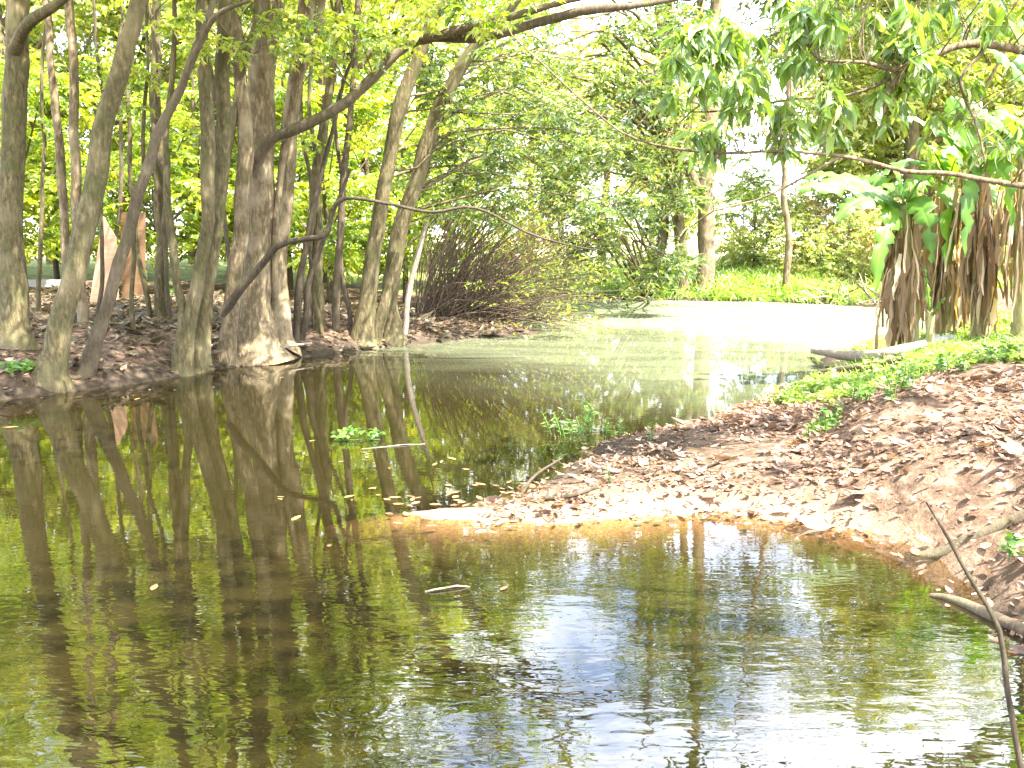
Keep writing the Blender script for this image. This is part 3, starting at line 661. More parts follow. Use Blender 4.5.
# ------------------------------------------------------------------ overhanging tree from the right bank
def overhang():
    b = np.array([5.6, 7.6, 0]); b[2] = ht(b[0], b[1]) - .1
    root = empty('overhanging_tree', b, 'tree outside the right edge whose sunlit boughs of long drooping leaves hang over the water', 'tree')
    mb = MB(); sk = []
    sk.append(add_tube(mb, [b, b + [-.1, .1, 1.5], b + [-.3, .2, 3.2], b + [-.2, .3, 5.5]], [.2, .16, .13, .07], 10, step=.2, lump=.12))
    def limb(pts):
        p, r = px_path([(a, c, dd - 7.5, w) for a, c, dd, w in pts], 7.5); q = add_tube(mb, p, r, 7, step=.1, lump=.12, wob=.008); sk.append(q); return q
    limb([(1160,120,7.6,9),(1090,70,7.4,8),(1024,50,7.2,6),(965,45,7.,5),(930,58,6.9,4.5),(896,70,6.9,4),(866,62,6.8,2.5),(820,60,6.8,1.6)])
    limb([(905,66,6.9,3),(890,88,6.9,2.6),(882,112,6.9,2),(874,120,6.9,1.2)])
    limb([(960,46,7.,4),(985,30,7.1,3),(1000,8,7.2,2.5),(1012,-20,7.2,2)])
    limb([(985,48,7.1,3),(960,80,7.,2.2),(975,120,7.,1.6),(985,160,7.,1.1)])
    limb([(1150,230,7.4,7),(1090,202,7.2,6),(1024,186,7.,4),(960,176,6.9,3.4),(905,172,6.8,3),(842,157,6.8,2.6),(780,151,6.9,2.2),(720,153,7.,2),(670,148,7.1,1.7),(622,132,7.2,1.5),(580,98,7.3,1.3),(540,62,7.4,1.2),(512,36,7.5,.9),(500,10,7.5,.6)])
    limb([(840,157,6.8,2.),(800,180,6.8,1.7),(756,200,6.8,1.4),(712,212,6.9,1.2),(690,228,7.,.8)])
    limb([(930,60,7,2.5),(850,95,7,2),(790,100,7.1,1.6),(730,110,7.2,1.3),(690,112,7.2,1)])
    limb([(660,146,7.1,1.2),(700,105,7.2,1.1),(735,95,7.2,1),(760,104,7.2,.7)])
    ml = MB(); mt = mb
    def tuft(px, py, d, n, ln, spread):
        c = P(px, py, d)
        D = rdir(n, -.95, .25); D[:, 2] -= .55
        U = np.array([0, 0, 1.]) + rng.normal(0, .5, (n, 3))
        l = ln * rng.uniform(.6, 1.2, n)
        cc = c + rdir(n) * spread * rng.uniform(0, 1, n)[:, None]
        V, Fa = leaf_arrays(cc, D, U, l, l * rng.uniform(.22, .32, n), T8); ml.add(V, Fa, np.repeat(np.clip(rng.normal(.45, .22, n), 0, 1), 8))
        limb_to(mt, sk, c, .006)
    for k in range(44):
        x = rng.uniform(655, 930); y = 72 + .00 * x + rng.normal(0, 22) + 18 * math.sin(x / 40); tuft(x, y, rng.uniform(6.6, 7.4), 15, .19, .07)
    for k in range(26): tuft(rng.uniform(690, 800), rng.uniform(85, 150), rng.uniform(6.8, 7.3), 9, .18, .06)
    for k in range(44): tuft(rng.uniform(700, 1060), rng.uniform(-30, 40), rng.uniform(6.6, 7.6), 13, .19, .08)
    for k in range(20): tuft(rng.uniform(880, 1040), rng.uniform(60, 150), rng.uniform(6.9, 7.6), 11, .17, .08)
    for k in range(30): tuft(rng.uniform(860, 1120), rng.uniform(-160, -40), rng.uniform(6.6, 7.6), 13, .19, .1)
    for k in range(44): tuft(rng.uniform(1040, 1420), rng.uniform(-260, 110), rng.uniform(5.4, 7.4), 15, .22, .10)  # unseen tufts added beyond the frame to dapple shade on the right bank
    ml.build('foliage', M['leaf_mango'], root, smooth=False); mb.build('trunk', M['bark_pale'], root)
overhang()

# ------------------------------------------------------------------ banana clump
def banana_leaf(mb, base, dirv, L, W, droop, seed, splits=6, roll=0., fold=.25):
    g = np.random.default_rng(seed); n = 26
    t = np.linspace(0, 1, n); d = nrm(np.asarray(dirv, float))
    hz = nrm(np.array([d[0], d[1], 0]) + 1e-6)
    mid_ = base + d[None] * (t * L)[:, None]; mid_[:, 2] -= droop * L * t**2.2
    mid_ -= hz[None] * (droop * .25 * L * t**3)[:, None]
    T = nrm(np.gradient(mid_, axis=0)); S = nrm(np.cross(T, np.array([0, 0, 1.]))); U = np.cross(S, T)
    c, s = math.cos(roll), math.sin(roll); S, U = S * c + U * s, U * c - S * s
    prof = W * .5 * np.sin(np.clip((t - .08) / .92, 0, 1)**.6 * math.pi)**.55; prof[0] = .006; prof[1] = max(prof[1], .006)
    W *= .78; prof = prof * .78
    for sg in (1, -1):
        e = prof * (1 + .07 * np.sin(t * 40 + seed) + .05 * g.normal(size=n))
        for q in g.integers(5, n - 2, splits + 5): e[q] *= g.uniform(.25, .75)
        sag = -fold * e
        A = mid_; B = mid_ + S * (sg * e * .55)[:, None] + U * (e * .10)[:, None]; Cc = mid_ + S * (sg * e)[:, None] + U * (sag * .6 + .015 * np.sin(t * 33 + sg))[:, None]
        V = np.stack([A, B, Cc], 1).reshape(-1, 3); Fq = []
        cut = set()
        for i in range(n - 1):
            Fq.append([i * 3, i * 3 + 1, i * 3 + 4, i * 3 + 3])
            if i not in cut: Fq.append([i * 3 + 1, i * 3 + 2, i * 3 + 5, i * 3 + 4])
        if sg < 0: Fq = [f[::-1] for f in Fq]
        mb.add(V, np.array(Fq), np.clip(np.repeat(.40 + g.uniform(-.25, .2) + g.normal(0, .12, n), 3) + np.tile([.15, 0, -.15], n), 0, 1))
    V, Fq = tube(mid_ - U * .006, .016 * (1 - .85 * t) * (L / 1.4), 5); mb.add(V, Fq, .95)
def dead_leaf(mb, base, dirv, L, seed):
    g = np.random.default_rng(seed)
    d = nrm(np.array([dirv[0], dirv[1], .0]))
    for k in range(9):
        n = 9; t = np.linspace(0, 1, n); off = g.normal(0, .045, 3) * [1.5, 1.5, 3]
        l = L * g.uniform(.55, 1.05); out = g.uniform(.01, .12)
        m_ = base + off + d[None] * (out * np.sin(np.minimum(t * 2.2, 1.6)))[:, None] + np.array([0, 0, -1.])[None] * (l * (t - .03))[:, None]
        m_ += np.cumsum(g.normal(0, .012, (n, 3)), 0)
        s = nrm(np.array([-d[1] + g.normal(0, .5), d[0] + g.normal(0, .5), g.normal(0, .2)])); w = g.uniform(.006, .022) * (.5 + np.sin(t * 2.6 + .2)) * (1 + .35 * g.normal(size=n)); w[-1] = .005
        tw = g.normal(0, 1.2); S = np.stack([s * math.cos(tw * q) + d * math.sin(tw * q) for q in t])
        V = np.stack([m_ + S * w[:, None], m_ + d[None] * (.015 * g.normal()), m_ - S * w[:, None]], 1).reshape(-1, 3)
        Fq = []
        for i in range(n - 1):
            for j in (0, 1): Fq.append([i * 3 + j, i * 3 + j + 1, i * 3 + j + 4, i * 3 + j + 3])
        mb.add(V, np.array(Fq), np.clip(g.uniform(.1, 1) + g.normal(0, .1), 0, 1))
M['banana_stem'] = bark_mat('banana stem', (.14,.10,.05), (.27,.25,.10), (.42,.36,.24), scale=1.2, pale_amt=.4)
GB = 'banana plants on the right bank'
def banana(px, py, d, topy, rpx, label, leaves, ndead, lean=0, seed=1):
    b = P(px, py, d); b[2] = ht(b[0], b[1]); root = empty('banana_plant', b, label, 'banana plant', GB)
    t = P(px + lean, topy, d)
    mb = MB(); r = rpx * d / F
    add_tube(mb, [b - [0, 0, .1], b * .6 + t * .4, t], [r * 1.15, r * .95, r * .6], 10, step=.12, lump=.1)
    mb.build('stem', M['banana_stem'], root)
    g = np.random.default_rng(seed)
    for k, (dx, dy, dz, L, W, dr) in enumerate(leaves):
        mb = MB(); banana_leaf(mb, t + [0, 0, g.uniform(-.08, .05)], (dx, dy, dz), L, W, dr, seed * 31 + k, splits=int(g.integers(2, 8)), roll=(.65 if dx < 0 else -.65) + g.normal(0, .2))
        mb.build('leaf', M['banana'], root)
    for k in range(ndead):
        a = k * 2.4 + g.uniform(0, 1); z = g.uniform(.35, 1.0); q = b * (1 - z) + t * z
        mb = MB(); dv = (math.cos(a), math.sin(a), 0); dead_leaf(mb, q + np.array(dv) * r * .9, dv, min((q[2] - b[2]) * 1.02, g.uniform(.7, 1.35)), seed * 57 + k)
        mb.build('dead_leaf', M['banana_dead'], root)
banana(912, 350, 11.4, 205, 8, 'banana plant nearest the water with a long leaf reaching left over the pond',
       [(-1,-.1,.55,1.6,.42,.34),(-.9,-.4,.35,1.2,.42,.5),(-.95,.3,.7,1.5,.40,.35),(-.4,-.7,.7,1.0,.36,.4),(.2,-.6,.9,1.0,.34,.35),(.6,.3,.9,1.1,.36,.4),(-.5,.7,.8,1.1,.34,.5),(.1,-.7,.2,.9,.36,1.0),(-.5,-.6,.1,1.,.36,1.0)], 15, -8, 3)
banana(946, 346, 11.9, 180, 8, 'banana plant with a thick tan skirt right behind the one nearest the water',
       [(-.6,-.6,.8,1.3,.42,.4),(-.8,-.3,.5,1.3,.42,.5),(-.2,-.8,.8,1.1,.34,.6),(.5,-.6,.8,1.2,.38,.5),(.3,.6,1.,1.2,.36,.3),(-.3,-.8,.1,1.,.36,1.1),(.5,-.6,.2,1.1,.36,1.)], 14, 3, 8)
banana(982, 338, 11.2, 165, 8, 'tall banana plant with pale sunlit dead leaves in the middle of the clump',
       [(-.7,-.5,.9,1.3,.4,.45),(.1,-.8,.8,1.2,.42,.6),(.7,-.4,.7,1.2,.4,.55),(-.2,.6,1.1,1.3,.4,.3),(.05,-.5,.25,1.1,.3,1.0),(-.9,-.2,.9,1.5,.5,.35),(-.4,-.7,.1,1.,.36,1.1)], 14, -4, 12)
banana(1022, 334, 10.8, 150, 9, 'banana plant at the right edge of the photo with a brown skirt',
       [(-.6,-.6,.8,1.2,.4,.5),(.4,-.7,.9,1.2,.4,.5),(-.8,.2,1.,1.4,.42,.35),(.6,.5,1.,1.2,.4,.3)], 11, 2, 17)
banana(930, 352, 11.0, 312, 4, 'small young banana sucker with an upright bright leaf at the foot of the clump',
       [(-.25,-.2,1.,.62,.17,.12),(.3,-.3,.8,.4,.13,.3)], 0, 0, 23)
# tall banana behind the edge: its blades cross the top right corner
banana(1075, 345, 8.6, 140, 16, 'tall banana plant just outside the right edge with blades crossing the top corner',
       [(-.75,-.1,.95,1.7,.5,.28),(-.5,.3,1.2,1.8,.5,.2),(-.3,-.5,1.2,1.5,.46,.3)], 5, 0, 29)

# ------------------------------------------------------------------ boards, wall, logs, stone
def wood_board_mat(name, a, b):
    m, nt = newmat(name); L = nt.links.new
    tc = N(nt, 'ShaderNodeTexCoord'); mp = N(nt, 'ShaderNodeMapping'); mp.inputs['Scale'].default_value = (2, 2, 14); L(tc.outputs['Object'], mp.inputs[0])
    n = N(nt, 'ShaderNodeTexNoise'); n.inputs['Scale'].default_value = 2; n.inputs['Detail'].default_value = 6; L(mp.outputs[0], n.inputs[0])
    r = ramp(nt, [(.3, a), (.7, b)], n.outputs['Fac']); p = N(nt, 'ShaderNodeBsdfPrincipled'); p.inputs['Roughness'].default_value = .7; L(r.outputs[0], p.inputs['Base Color'])
    o = N(nt, 'ShaderNodeOutputMaterial'); L(p.outputs[0], o.inputs[0]); return m
M['ply'] = wood_board_mat('plywood', (.36,.20,.11), (.48,.30,.18)); M['ply2'] = wood_board_mat('weathered plywood', (.13,.07,.03), (.20,.115,.05)); M['concrete'] = wood_board_mat('concrete', (.36,.35,.31), (.48,.46,.41))
def slab(name, corners, depth, mat, label, cat, d, bevel=.006):
    """a board with real thickness; corners in pixels at distance d"""
    b = P(*corners[0], d); V = [P(x, y, d + o * .0) for (x, y) in corners for o in (0,)]
    k = len(V); V = np.array(V + [v + np.array([.0, depth, 0]) for v in V])
    F4 = [list(range(k))[::-1], list(range(k, 2 * k))] if k == 4 else None
    mb = MB(); c = V.mean(0); 
    mb.add(V, np.array(F4)); mb.add(V, np.array([[i, (i + 1) % k, k + (i + 1) % k, k + i] for i in range(k)]))
    o = mb.build(name, mat, None, smooth=False, origin=(c[0], c[1], V[:, 2].min()))
    bv = o.modifiers.new('bevel', 'BEVEL'); bv.width = bevel; bv.segments = 2
    return tag(o, label, cat)
slab('plywood_board', [(88,312),(119,312),(116,238),(103,216)], .03, M['ply'], 'pale pinkish plywood board with a slanted top standing behind the leaning trunk', 'board', 17.5)
slab('plywood_board', [(122,300),(145,300),(145,212),(120,212)], .03, M['ply2'], 'darker brown rectangular board standing right of the pale one', 'board', 18.2)
slab('low_wall', [(14,302),(72,302),(72,280),(14,280)], .2, M['concrete'], 'low grey concrete wall in the clearing right of the left edge trunk', 'wall', 21)

def log(name, pts, label, mat='dry_wood', cat='log', nseg=8, lump=.14, step=.06):
    p = np.array([q[0] for q in pts]); r = [q[1] for q in pts]
    mb = MB(); add_tube(mb, p, r, nseg, step=step, lump=lump, wob=.006)
    return tag(mb.build(name, M[mat], None, origin=(p[0][0], p[0][1], p[:, 2].min())), label, cat)
def gp(px, py, up=.0): q = GT(px, py); q[2] = max(q[2], 0) + up; return q
log('driftwood_log', [(gp(813,361,.10),.05),(gp(850,366,.12),.065),(gp(880,364,.11),.06),(gp(925,354,.10),.05)], 'pale driftwood log with its end sticking out over the pond below the bananas')
log('dead_branch', [(gp(818,377,.04),.035),(gp(860,375,.07),.045),(gp(905,368,.08),.04)], 'dark dead branch lying at the waterline under the driftwood log', 'bark_dark')
log('half_buried_log', [(gp(905,562,-.03),.02),(gp(940,552,-.01),.038),(gp(985,535,.0),.042),(gp(1040,512,.0),.045)], 'grey weathered log half buried in leaf litter at the lower right bank', 'bark_brown')
log('sunken_branch', [(gp(930,606,.0),.012),(gp(965,618,.01),.026),(gp(1005,632,.015),.03),(gp(1040,648,.01),.03)], 'brown branch lying in the shallows at the foot of the lower right bank', 'bark_brown')
log('bare_twig', [(P(1034,840,2.65),.010),(P(1022,768,2.7),.009),(P(1008,690,2.75),.0085),(P(1000,630,2.8),.008),(P(975,585,2.85),.007),(P(952,545,2.9),.006),(P(926,502,2.95),.003)], 'thin bare brown twig rising in the bottom right corner in front of the water', 'bark_dark', 'twig', 7, .08)
log('forked_twig', [(gp(520,498,.0),.012),(gp(535,488,.06),.011),(gp(552,478,.10),.009),(gp(562,474,.12),.006)], 'crooked dark twig sticking out of the water at the spit', 'bark_dark', 'twig', 6)
log('spit_branch', [(gp(545,502,.02),.016),(gp(575,502,.04),.014),(gp(598,496,.05),.01)], 'short dark stick lying on the tip of the spit', 'bark_dark', 'stick', 6)
for i, (a, b, lab, mt) in enumerate([((210,352),(262,335),'pale stick lying on roots at the foot of the massive trunk','dry_wood'),((205,345),(258,342),'lower brown stick lying at the foot of the massive trunk','bark_brown'),((262,358),(312,352),'pale split stick lying at the waterline right of the massive trunk','dry_wood'),((108,332),(142,305),'thin dark stick propped on the leaf litter below the boards','bark_dark')]):
    log('fallen_stick', [(gp(*a,.05),.018),(gp((a[0]+b[0])/2,(a[1]+b[1])/2,.09),.02),(gp(*b,.10),.014)], lab, mt, 'stick', 6)
def stone():
    c = gp(940, 348); mb = MB(); n, m = 14, 9
    V = []
    for i in range(m):
        for j in range(n):
            a = j / n * 6.283; z = i / (m - 1); q = math.cos(z * 1.5) ** .6
            V.append((c[0] + .26 * q * math.cos(a) * (1 + .2 * vnoise(j, i, 4)), c[1] + .16 * q * math.sin(a), c[2] - .05 + .19 * math.sin(z * 1.57) * (1 + .25 * float(vnoise(j * .7, i, 9)))))
    Fq = [[i * n + j, i * n + (j + 1) % n, (i + 1) * n + (j + 1) % n, (i + 1) * n + j] for i in range(m - 1) for j in range(n)]
    mb.add(V, np.array(Fq)); tag(mb.build('grey_stone', M['concrete'], None, origin=c), 'smooth grey stone on the grassy bank at the foot of the bananas', 'stone')
stone()
def tangle():
    c = GT(858, 304); root = empty('root_tangle', c, 'pile of pale dead branches and roots on the far bank left of the bananas', 'branch pile'); mb = MB(); pl = MB()
    for i in range(46):
        b = GT(rng.uniform(822, 905), rng.uniform(297, 304)); b[2] = max(b[2], 0) - .04
        q = rdir(1, .05, .9)[0]; l = rng.uniform(.3, .9); add_tube(mb if i % 2 else pl, [b, b + q * l * .5 + [0, 0, .08], b + q * l + rng.normal(0, .1, 3)], [.022, .017, .006], 5, step=.2, wob=.02)
    mb.build('dark_branches', M['bark_dark'], root); pl.build('pale_roots', M['dry_wood'], root)
tangle()

# ------------------------------------------------------------------ grass, litter, plants
def scatter_grass(name, label, spots, n_each, ln, mat, wd=.012, spread=.12):
    mb = MB()
    C = np.repeat(spots, n_each, 0) + np.stack([rng.normal(0, spread, len(spots) * n_each), rng.normal(0, spread, len(spots) * n_each), np.zeros(len(spots) * n_each)], 1)
    C[:, 2] = terr(C[:, 0], C[:, 1]) - .01
    n = len(C); l = ln * rng.uniform(.5, 1.3, n)
    D = rdir(n, .5, 1); D2 = D.copy(); D2[:, 2] -= .7; D2 = nrm(D2)
    S = nrm(np.cross(D, rdir(n))) * (wd * rng.uniform(.6, 1.4, n))[:, None]
    m_ = C + D * (l * .55)[:, None]; t = m_ + D2 * (l * .5)[:, None]
    V = np.stack([C - S, C + S, m_ + S * .8, m_ - S * .8, t], 1).reshape(-1, 3)
    o = np.arange(n)[:, None] * 5
    rn = np.repeat(np.repeat(rng.uniform(.1, .9, len(spots)), n_each) * .7 + rng.uniform(0, .3, n), 5)
    mb.add(V, o + np.array([[0, 1, 2, 3]]), rn)
    mb.F[3] = [(o + np.array([[3, 2, 4]]))]
    return tag(mb.build(name, mat, None, smooth=False), label, 'grass', kind='stuff')
def land_points(n, x, y, cond):
    o = []
    while len(o) < n:
        q = np.stack([rng.uniform(*x, 4000), rng.uniform(*y, 4000)], 1); s = sdist(q[:, 0], q[:, 1]); k = cond(q[:, 0], q[:, 1], s); o.extend(q[k].tolist())
    q = np.array(o[:n]); return np.column_stack([q, terr(q[:, 0], q[:, 1])])
sp1 = land_points(900, (0, 13), (24, 33), lambda x, y, s: (s > .1) & (s < 5 + 0 * x) & (fbm(x, y, 3, 2, 60) > -.28))
scatter_grass('far_bank_grass', 'tall bright green grass along the far bank', sp1, 26, .42, M['grass'], .02, .22)
sp2 = land_points(1300, (2.5, 7.5), (7.2, 14), lambda x, y, s: (s > .45) & (y > 9.2 - .42 * (x - 2.6)) & (fbm(x, y, .9, 3, 61) > -.22))
scatter_grass('bank_grass', 'bright short grass on the right bank below the bananas', sp2, 26, .14, M['grass'], .006, .10)
def groundcover(spots, name, label, mat, ln):
    mb = MB(); rs = np.full(len(spots), .09); sprays(spots + [0, 0, .04], rs, 5, 6, ln, mb, None, .2, .7, zb=(0, .8))
    tag(mb.build(name, mat, None, smooth=False), label, 'ground cover', kind='stuff')
sp3 = land_points(800, (2.5, 7.), (7.2, 13.5), lambda x, y, s: (s > .45) & ~((y > 10.7) & (x < 4.9 )) & (y > 9.0 - .42 * (x - 2.6)) & (fbm(x, y, .7, 3, 62) > -.15))
groundcover(sp3, 'bank_weeds', 'pale green sunlit weeds covering the crest of the right bank', M['grass'], .05)
def litter(n, x, y, cond, name, label, mat, ln, sig=.45):
    p = land_points(n, x, y, cond); e = .03
    gx = (terr(p[:, 0] + e, p[:, 1]) - terr(p[:, 0] - e, p[:, 1])) / (2 * e); gy = (terr(p[:, 0], p[:, 1] + e) - terr(p[:, 0], p[:, 1] - e)) / (2 * e)
    Nn = nrm(np.stack([-gx, -gy, np.ones(n)], 1)) + rng.normal(0, .38, (n, 3)); D = rdir(n, -.25, .25)
    l = ln * np.exp(rng.normal(-.15, sig, n)); tp = (T8[0] * [1, 1, 1] + [[0, 0, 0]], T8[1])
    t2 = T8[0].copy(); t2[:, 2] = t2[:, 2] * -1.0 + .06 * (np.abs(t2[:, 1]) > .1)
    p[:, 2] = np.maximum(p[:, 2] + rng.uniform(.003, .022, n), .004)
    mb = MB(); V, Fa = leaf_arrays(p, D, Nn, l, l * rng.uniform(.3, .55, n), (t2, T8[1])); mb.add(V, Fa, np.repeat(rng.beta(1.6, 1.6, n), 8))
    tag(mb.build(name, mat, None, smooth=False), label, 'leaf litter', kind='stuff')
litter(26000, (-.2, 5.5), (3.2, 11.5), lambda x, y, s: (s > -.12) & (y < 10.8) & (rng.uniform(size=x.shape) < np.clip(.35 + s * 1.5, .06, 1) * np.clip(.55 + 1.6 * fbm(x, y, .8, 3, 71), .12, 1) * (1 - .6 * np.exp(-((x - .9) / 1.1)**2 - ((y - 8.0) / .9)**2))), 'leaf_litter', 'brown and pinkish dead leaves covering the right bank', M['litter'], .052)
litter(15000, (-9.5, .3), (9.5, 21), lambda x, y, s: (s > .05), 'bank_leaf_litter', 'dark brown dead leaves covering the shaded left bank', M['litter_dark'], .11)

def stem_plant(px, py, h, n, lean, name, label, ln=.07, wat=False, group=None, wr=.2):
    g = GT(px, py); g[2] = max(g[2], -.03); root = empty(name, g, label, 'plant', group); ms = MB(); ml = MB()
    for k in range(n):
        q = np.array([rng.normal(0, .25) + lean, rng.normal(0, .25), 1.]); hh = h * rng.uniform(.6, 1.1); b = g + np.array([rng.normal(0, .03 * n**.5), rng.normal(0, .04 * n**.5), -.02])
        t = b + nrm(q) * hh; ms = MB(); add_tube(ms, [b, (b + t) / 2 + [.01, 0, .01], t], [.005, .004, .002], 4, step=.1); ms.build('stem', M['water_plant'], root)
        m = 9; u = np.linspace(.3, 1, m)[:, None]; c = b + (t - b) * u; D = rdir(m, -.1, .6); l = ln * rng.uniform(.7, 1.2, m)
        V, Fa = leaf_arrays(c, D, rdir(m, .4, 1), l, l * wr, T8); ml.add(V, Fa, np.repeat(rng.uniform(.2, .9, m), 8))
    ml.build('leaves', M['water_plant'], root, smooth=False)
GP = 'small plants growing in the shallows around the spit'
stem_plant(562, 442, .28, 4, -.1, 'water_weed', 'slim dark green weed standing in the water left of the tallest shoot on the spit', .08, group=GP)
stem_plant(580, 440, .24, 7, .0, 'water_weed', 'dense low green weed at the left tip of the spit', .06, group=GP)
stem_plant(590, 428, .30, 3, .35, 'water_weed', 'tallest leafy shoot curving right at the tip of the spit', .08, group=GP)
stem_plant(610, 440, .16, 5, .1, 'water_weed', 'low weed in the shallows right of the tallest shoot', .07, group=GP)
stem_plant(650, 442, .22, 2, -.1, 'water_weed', 'single upright bright seedling farther along the spit', .05, group=GP)
stem_plant(608, 486, .18, 1, 0, 'water_weed', 'lone thin seedling in the middle of the muddy spit', .04, group=GP)
stem_plant(520, 440, .06, 2, 0, 'water_weed', 'tiny green sprout floating left of the spit weeds', .05, group=GP)
for a, b, s, lab in ((815,436,.16,'bushy bright weed on the sunny middle of the right bank'),(835,425,.14,'pale weed beside the bushy one on the right bank'),(880,400,.13,'sparse weed just below the grassy crest'),(950,375,.2,'leafy weed on the crest under the right edge bananas'),(1005,362,.22,'tufted weed on the crest at the right edge'),(1018,556,.1,'small green weed among orange leaves at the lower right edge'),(895,392,.24,'narrow upright blade like weed on the crest')):
    stem_plant(a, b, s, 8, 0, 'bank_weed', lab, .06, group='weeds on the right bank', wr=.5)
for a, b, s, lab in ((18,372,.15,'small weed on the leaf litter below the left edge trunk'),(430,300,.5,'broad leaved dark green plant at the foot of the canes'),(140,285,.6,'leafy seedling in front of the darker board'),(165,300,.45,'bushy seedling right of the boards')):
    stem_plant(a, b, s, 7, 0, 'understory_plant', lab, .12, group='low plants on the left bank', wr=.4)
def floater():
    g = G(348, 438); root = empty('floating_plant', g, 'bright green rosette of leaves floating in the middle of the dark water', 'plant'); ml = MB()
    for px, py, n, s in ((340,440,22,.035),(352,437,26,.035),(366,441,8,.025),(377,439,10,.025)):
        c = G(px, py); C = c + np.stack([rng.normal(0, s, n), rng.normal(0, s, n), rng.uniform(.01, .07, n)], 1); D = rdir(n, 0, .8); l = rng.uniform(.04, .075, n)
        V, Fa = leaf_arrays(C, D, rdir(n, .5, 1), l, l * .7, T8); ml.add(V, Fa, np.repeat(rng.uniform(.3, 1, n), 8))
    ml.build('leaves', M['water_plant'], root, smooth=False)
    ms = MB(); add_tube(ms, [G(335,441) + [0,0,.004], G(360,441) + [0,0,.012], G(380,440) + [0,0,.006]], [.004,.004,.003], 5, step=.05); ms.build('runner', M['water_plant'], root)
floater()
log('stick_or_glint', [(G(362,449) + [0,0,.0],.004),(G(395,446) + [0,0,.004],.005),(G(425,444) + [0,0,.002],.003)], 'pale thin stick floating beside the bright green rosette', 'dry_wood', 'stick', 6)
log('stick_or_glint', [(G(425,592) + [0,0,.0],.006),(G(445,590) + [0,0,.005],.006),(G(470,587) + [0,0,.0],.004)], 'short pale sliver standing in for a white ripple glint in the foreground water', 'dry_wood', 'stick', 6)  # pale sliver painting a white reflection on the ripples

tp = T8[0].copy(); tp[:, 2] *= -.35; tp[:, 2] += .05 * (np.abs(tp[:, 1]) > .1)
GFl = 'fallen leaves floating on the pond'
def float_leaf(px, py, label, ln=None, col=None):
    g = G(px, py); l = ln or rng.uniform(.05, .1); mb = MB(); a = rng.uniform(0, 6.28)
    V, Fa = leaf_arrays(np.array([[g[0], g[1], .004]]), np.array([[math.cos(a), math.sin(a), 0]]), np.array([[0, 0, 1.]]) + rng.normal(0, .03, (1, 3)), np.array([l]), np.array([l * rng.uniform(.4, .6)]), (tp, T8[1]))
    V[:, 2] = np.maximum(V[:, 2], .003)
    mb.add(V, Fa, rng.uniform(0, .75) if col is None else col); tag(mb.build('floating_leaf', M['leaf_floating'], None, smooth=False, origin=g), label, 'leaf', GFl)
float_leaf(292, 521, 'bright green leaf floating alone left of the sand tip', .1, 1.)
float_leaf(344, 498, 'green leaf floating between the rosette and the sand tip', .08, 1.)
float_leaf(152, 591, 'pale leaf floating on the dark tree reflections at left', .08, .45)
float_leaf(500, 591, 'orange leaf floating alone in the rippled foreground', .07, .2)
float_leaf(19, 427, 'orange leaf floating near the left edge of the photo', .14, .2)
float_leaf(330, 545, 'brown leaf floating just below the green one left of the sand', .06, .1)
float_leaf(918, 556, 'large yellow leaf at the water edge by the half buried log', .12, .5)
for px, py in ((456,460),(441,463),(433,466),(470,470)): float_leaf(px, py, 'tan leaf floating between the rosette and the spit')
for k in range(26): float_leaf(rng.uniform(380, 520), rng.normal(506, 9), 'small yellowish leaf drifting by the sand tip of the spit')
for k in range(16): float_leaf(rng.uniform(445, 525), rng.uniform(482, 500), 'pale leaf in the drift of leaves left of the crooked twig')
for k in range(12): float_leaf(rng.uniform(225, 400), rng.uniform(440, 505), 'small leaf scattered on the dark middle water', rng.uniform(.03, .07))
for k in range(14): float_leaf(rng.uniform(10, 290), rng.uniform(372, 400) + 0, 'tiny leaf floating along the left shoreline', rng.uniform(.04, .08)) if True else 0
for k in range(10): float_leaf(rng.uniform(560, 860), rng.uniform(516, 530), 'brown leaf floating along the sunny near edge of the spit')

# ------------------------------------------------------------------ unseen trees added to cast shade on the near water
def added_shade_tree(x, y, h, n, lo, hi, label):
    b = np.array([x, y, ht(x, y)]); root = empty('added_shade_tree', b, label, 'tree', 'unseen trees added for shade'); mb = MB(); mt = mb; ml = MB()
    q = add_tube(mb, [b - [0, 0, .1], b + [.1, .1, h * .4], b + [0, .3, h * .85]], [.22, .17, .08], 9, step=.3, lump=.1)
    cs, rs = wclumps(n, lo, hi, (.8, 1.2))
    for c in cs: limb_to(mt, [q], c)
    sprays(cs, rs, 14, 12, .17, ml, None)
    mb.build('trunk', M['bark_grey'], root); ml.build('crown', lime, root, smooth=False)
added_shade_tree(-5, -2.5, 9, 30, (-7,-1,6.5), (0,6,10), 'unseen tree added for shade, behind the photographer on the left')
added_shade_tree(6.5, 1.5, 9, 22, (-1.5,-1,6.), (3.3,2.6,9), 'unseen tree added for shade, behind the photographer on the right')

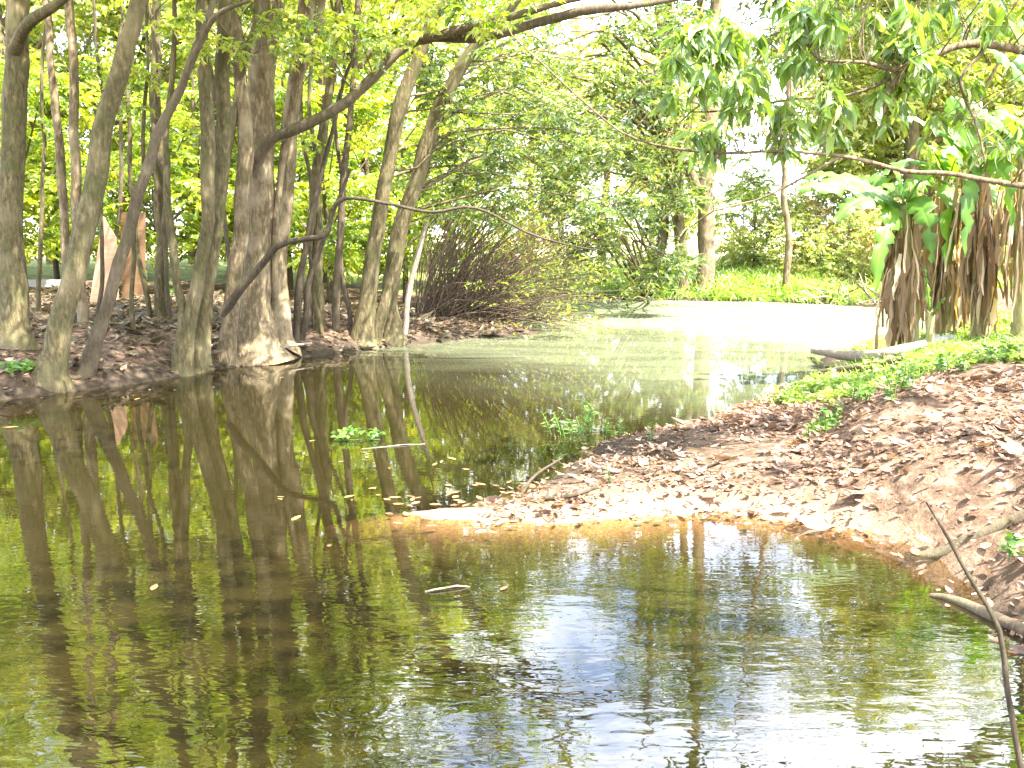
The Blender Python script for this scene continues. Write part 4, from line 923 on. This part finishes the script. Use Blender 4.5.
# ------------------------------------------------------------------ light
EL, AZ = R(62), R(125)        # azimuth clockwise from +Y: behind and to the right
S = Vector((math.sin(AZ) * math.cos(EL), math.cos(AZ) * math.cos(EL), math.sin(EL)))
sd_ = bpy.data.lights.new('sun', 'SUN'); sd_.energy = 5.0; sd_.angle = R(.5); sd_.color = (1, .95, .87)
so = bpy.data.objects.new('sun', sd_); COL.objects.link(so); so.rotation_euler = S.to_track_quat('Z', 'Y').to_euler()
w = bpy.data.worlds.new('World'); sc.world = w; w.use_nodes = True; nt = w.node_tree; nt.nodes.clear()
sky = nt.nodes.new('ShaderNodeTexSky'); sky.sky_type = 'NISHITA'; sky.sun_disc = False; sky.sun_elevation = EL; sky.sun_rotation = AZ; sky.dust_density = 3.; sky.air_density = 1.
bg = nt.nodes.new('ShaderNodeBackground'); bg.inputs[1].default_value = .15
wo = nt.nodes.new('ShaderNodeOutputWorld'); 
tc = nt.nodes.new('ShaderNodeTexCoord'); mp = nt.nodes.new('ShaderNodeMapping'); mp.inputs['Scale'].default_value = (1, 1, 2.2); nt.links.new(tc.outputs['Generated'], mp.inputs[0])
cn = nt.nodes.new('ShaderNodeTexNoise'); cn.inputs['Scale'].default_value = 3.2; cn.inputs['Detail'].default_value = 8; cn.inputs['Roughness'].default_value = .58; nt.links.new(mp.outputs[0], cn.inputs[0])
cr_ = ramp(nt, [(.36, (0, 0, 0)), (.52, (1, 1, 1))], cn.outputs['Fac'])
cm = nt.nodes.new('ShaderNodeMix'); cm.data_type = 'RGBA'; 
sx = nt.nodes.new('ShaderNodeSeparateXYZ'); nt.links.new(tc.outputs['Generated'], sx.inputs[0])
fr_ = ramp(nt, [(.0, (1, 1, 1)), (.5, (1, 1, 1)), (.75, (.15, .15, .15))], sx.outputs['Z'])
mm = nt.nodes.new('ShaderNodeMath'); mm.operation = 'MULTIPLY'; nt.links.new(cr_.outputs[0], mm.inputs[0]); nt.links.new(fr_.outputs[0], mm.inputs[1])
nt.links.new(mm.outputs[0], cm.inputs[0]); nt.links.new(sky.outputs[0], cm.inputs[6]); cm.inputs[7].default_value = (6.3, 6.7, 7.5, 1)
nt.links.new(cm.outputs[2], bg.inputs[0]); nt.links.new(bg.outputs[0], wo.inputs[0])
vs = sc.view_settings; vs.view_transform = 'Standard'; vs.look = 'None'; vs.gamma = 1; vs.exposure = 2.85
cy = sc.cycles
cy.max_bounces = 6; cy.diffuse_bounces = 3; cy.glossy_bounces = 3; cy.transmission_bounces = 4; cy.transparent_max_bounces = 8
cy.caustics_reflective = False; cy.caustics_refractive = False; cy.use_denoising = True; cy.sample_clamp_indirect = 6
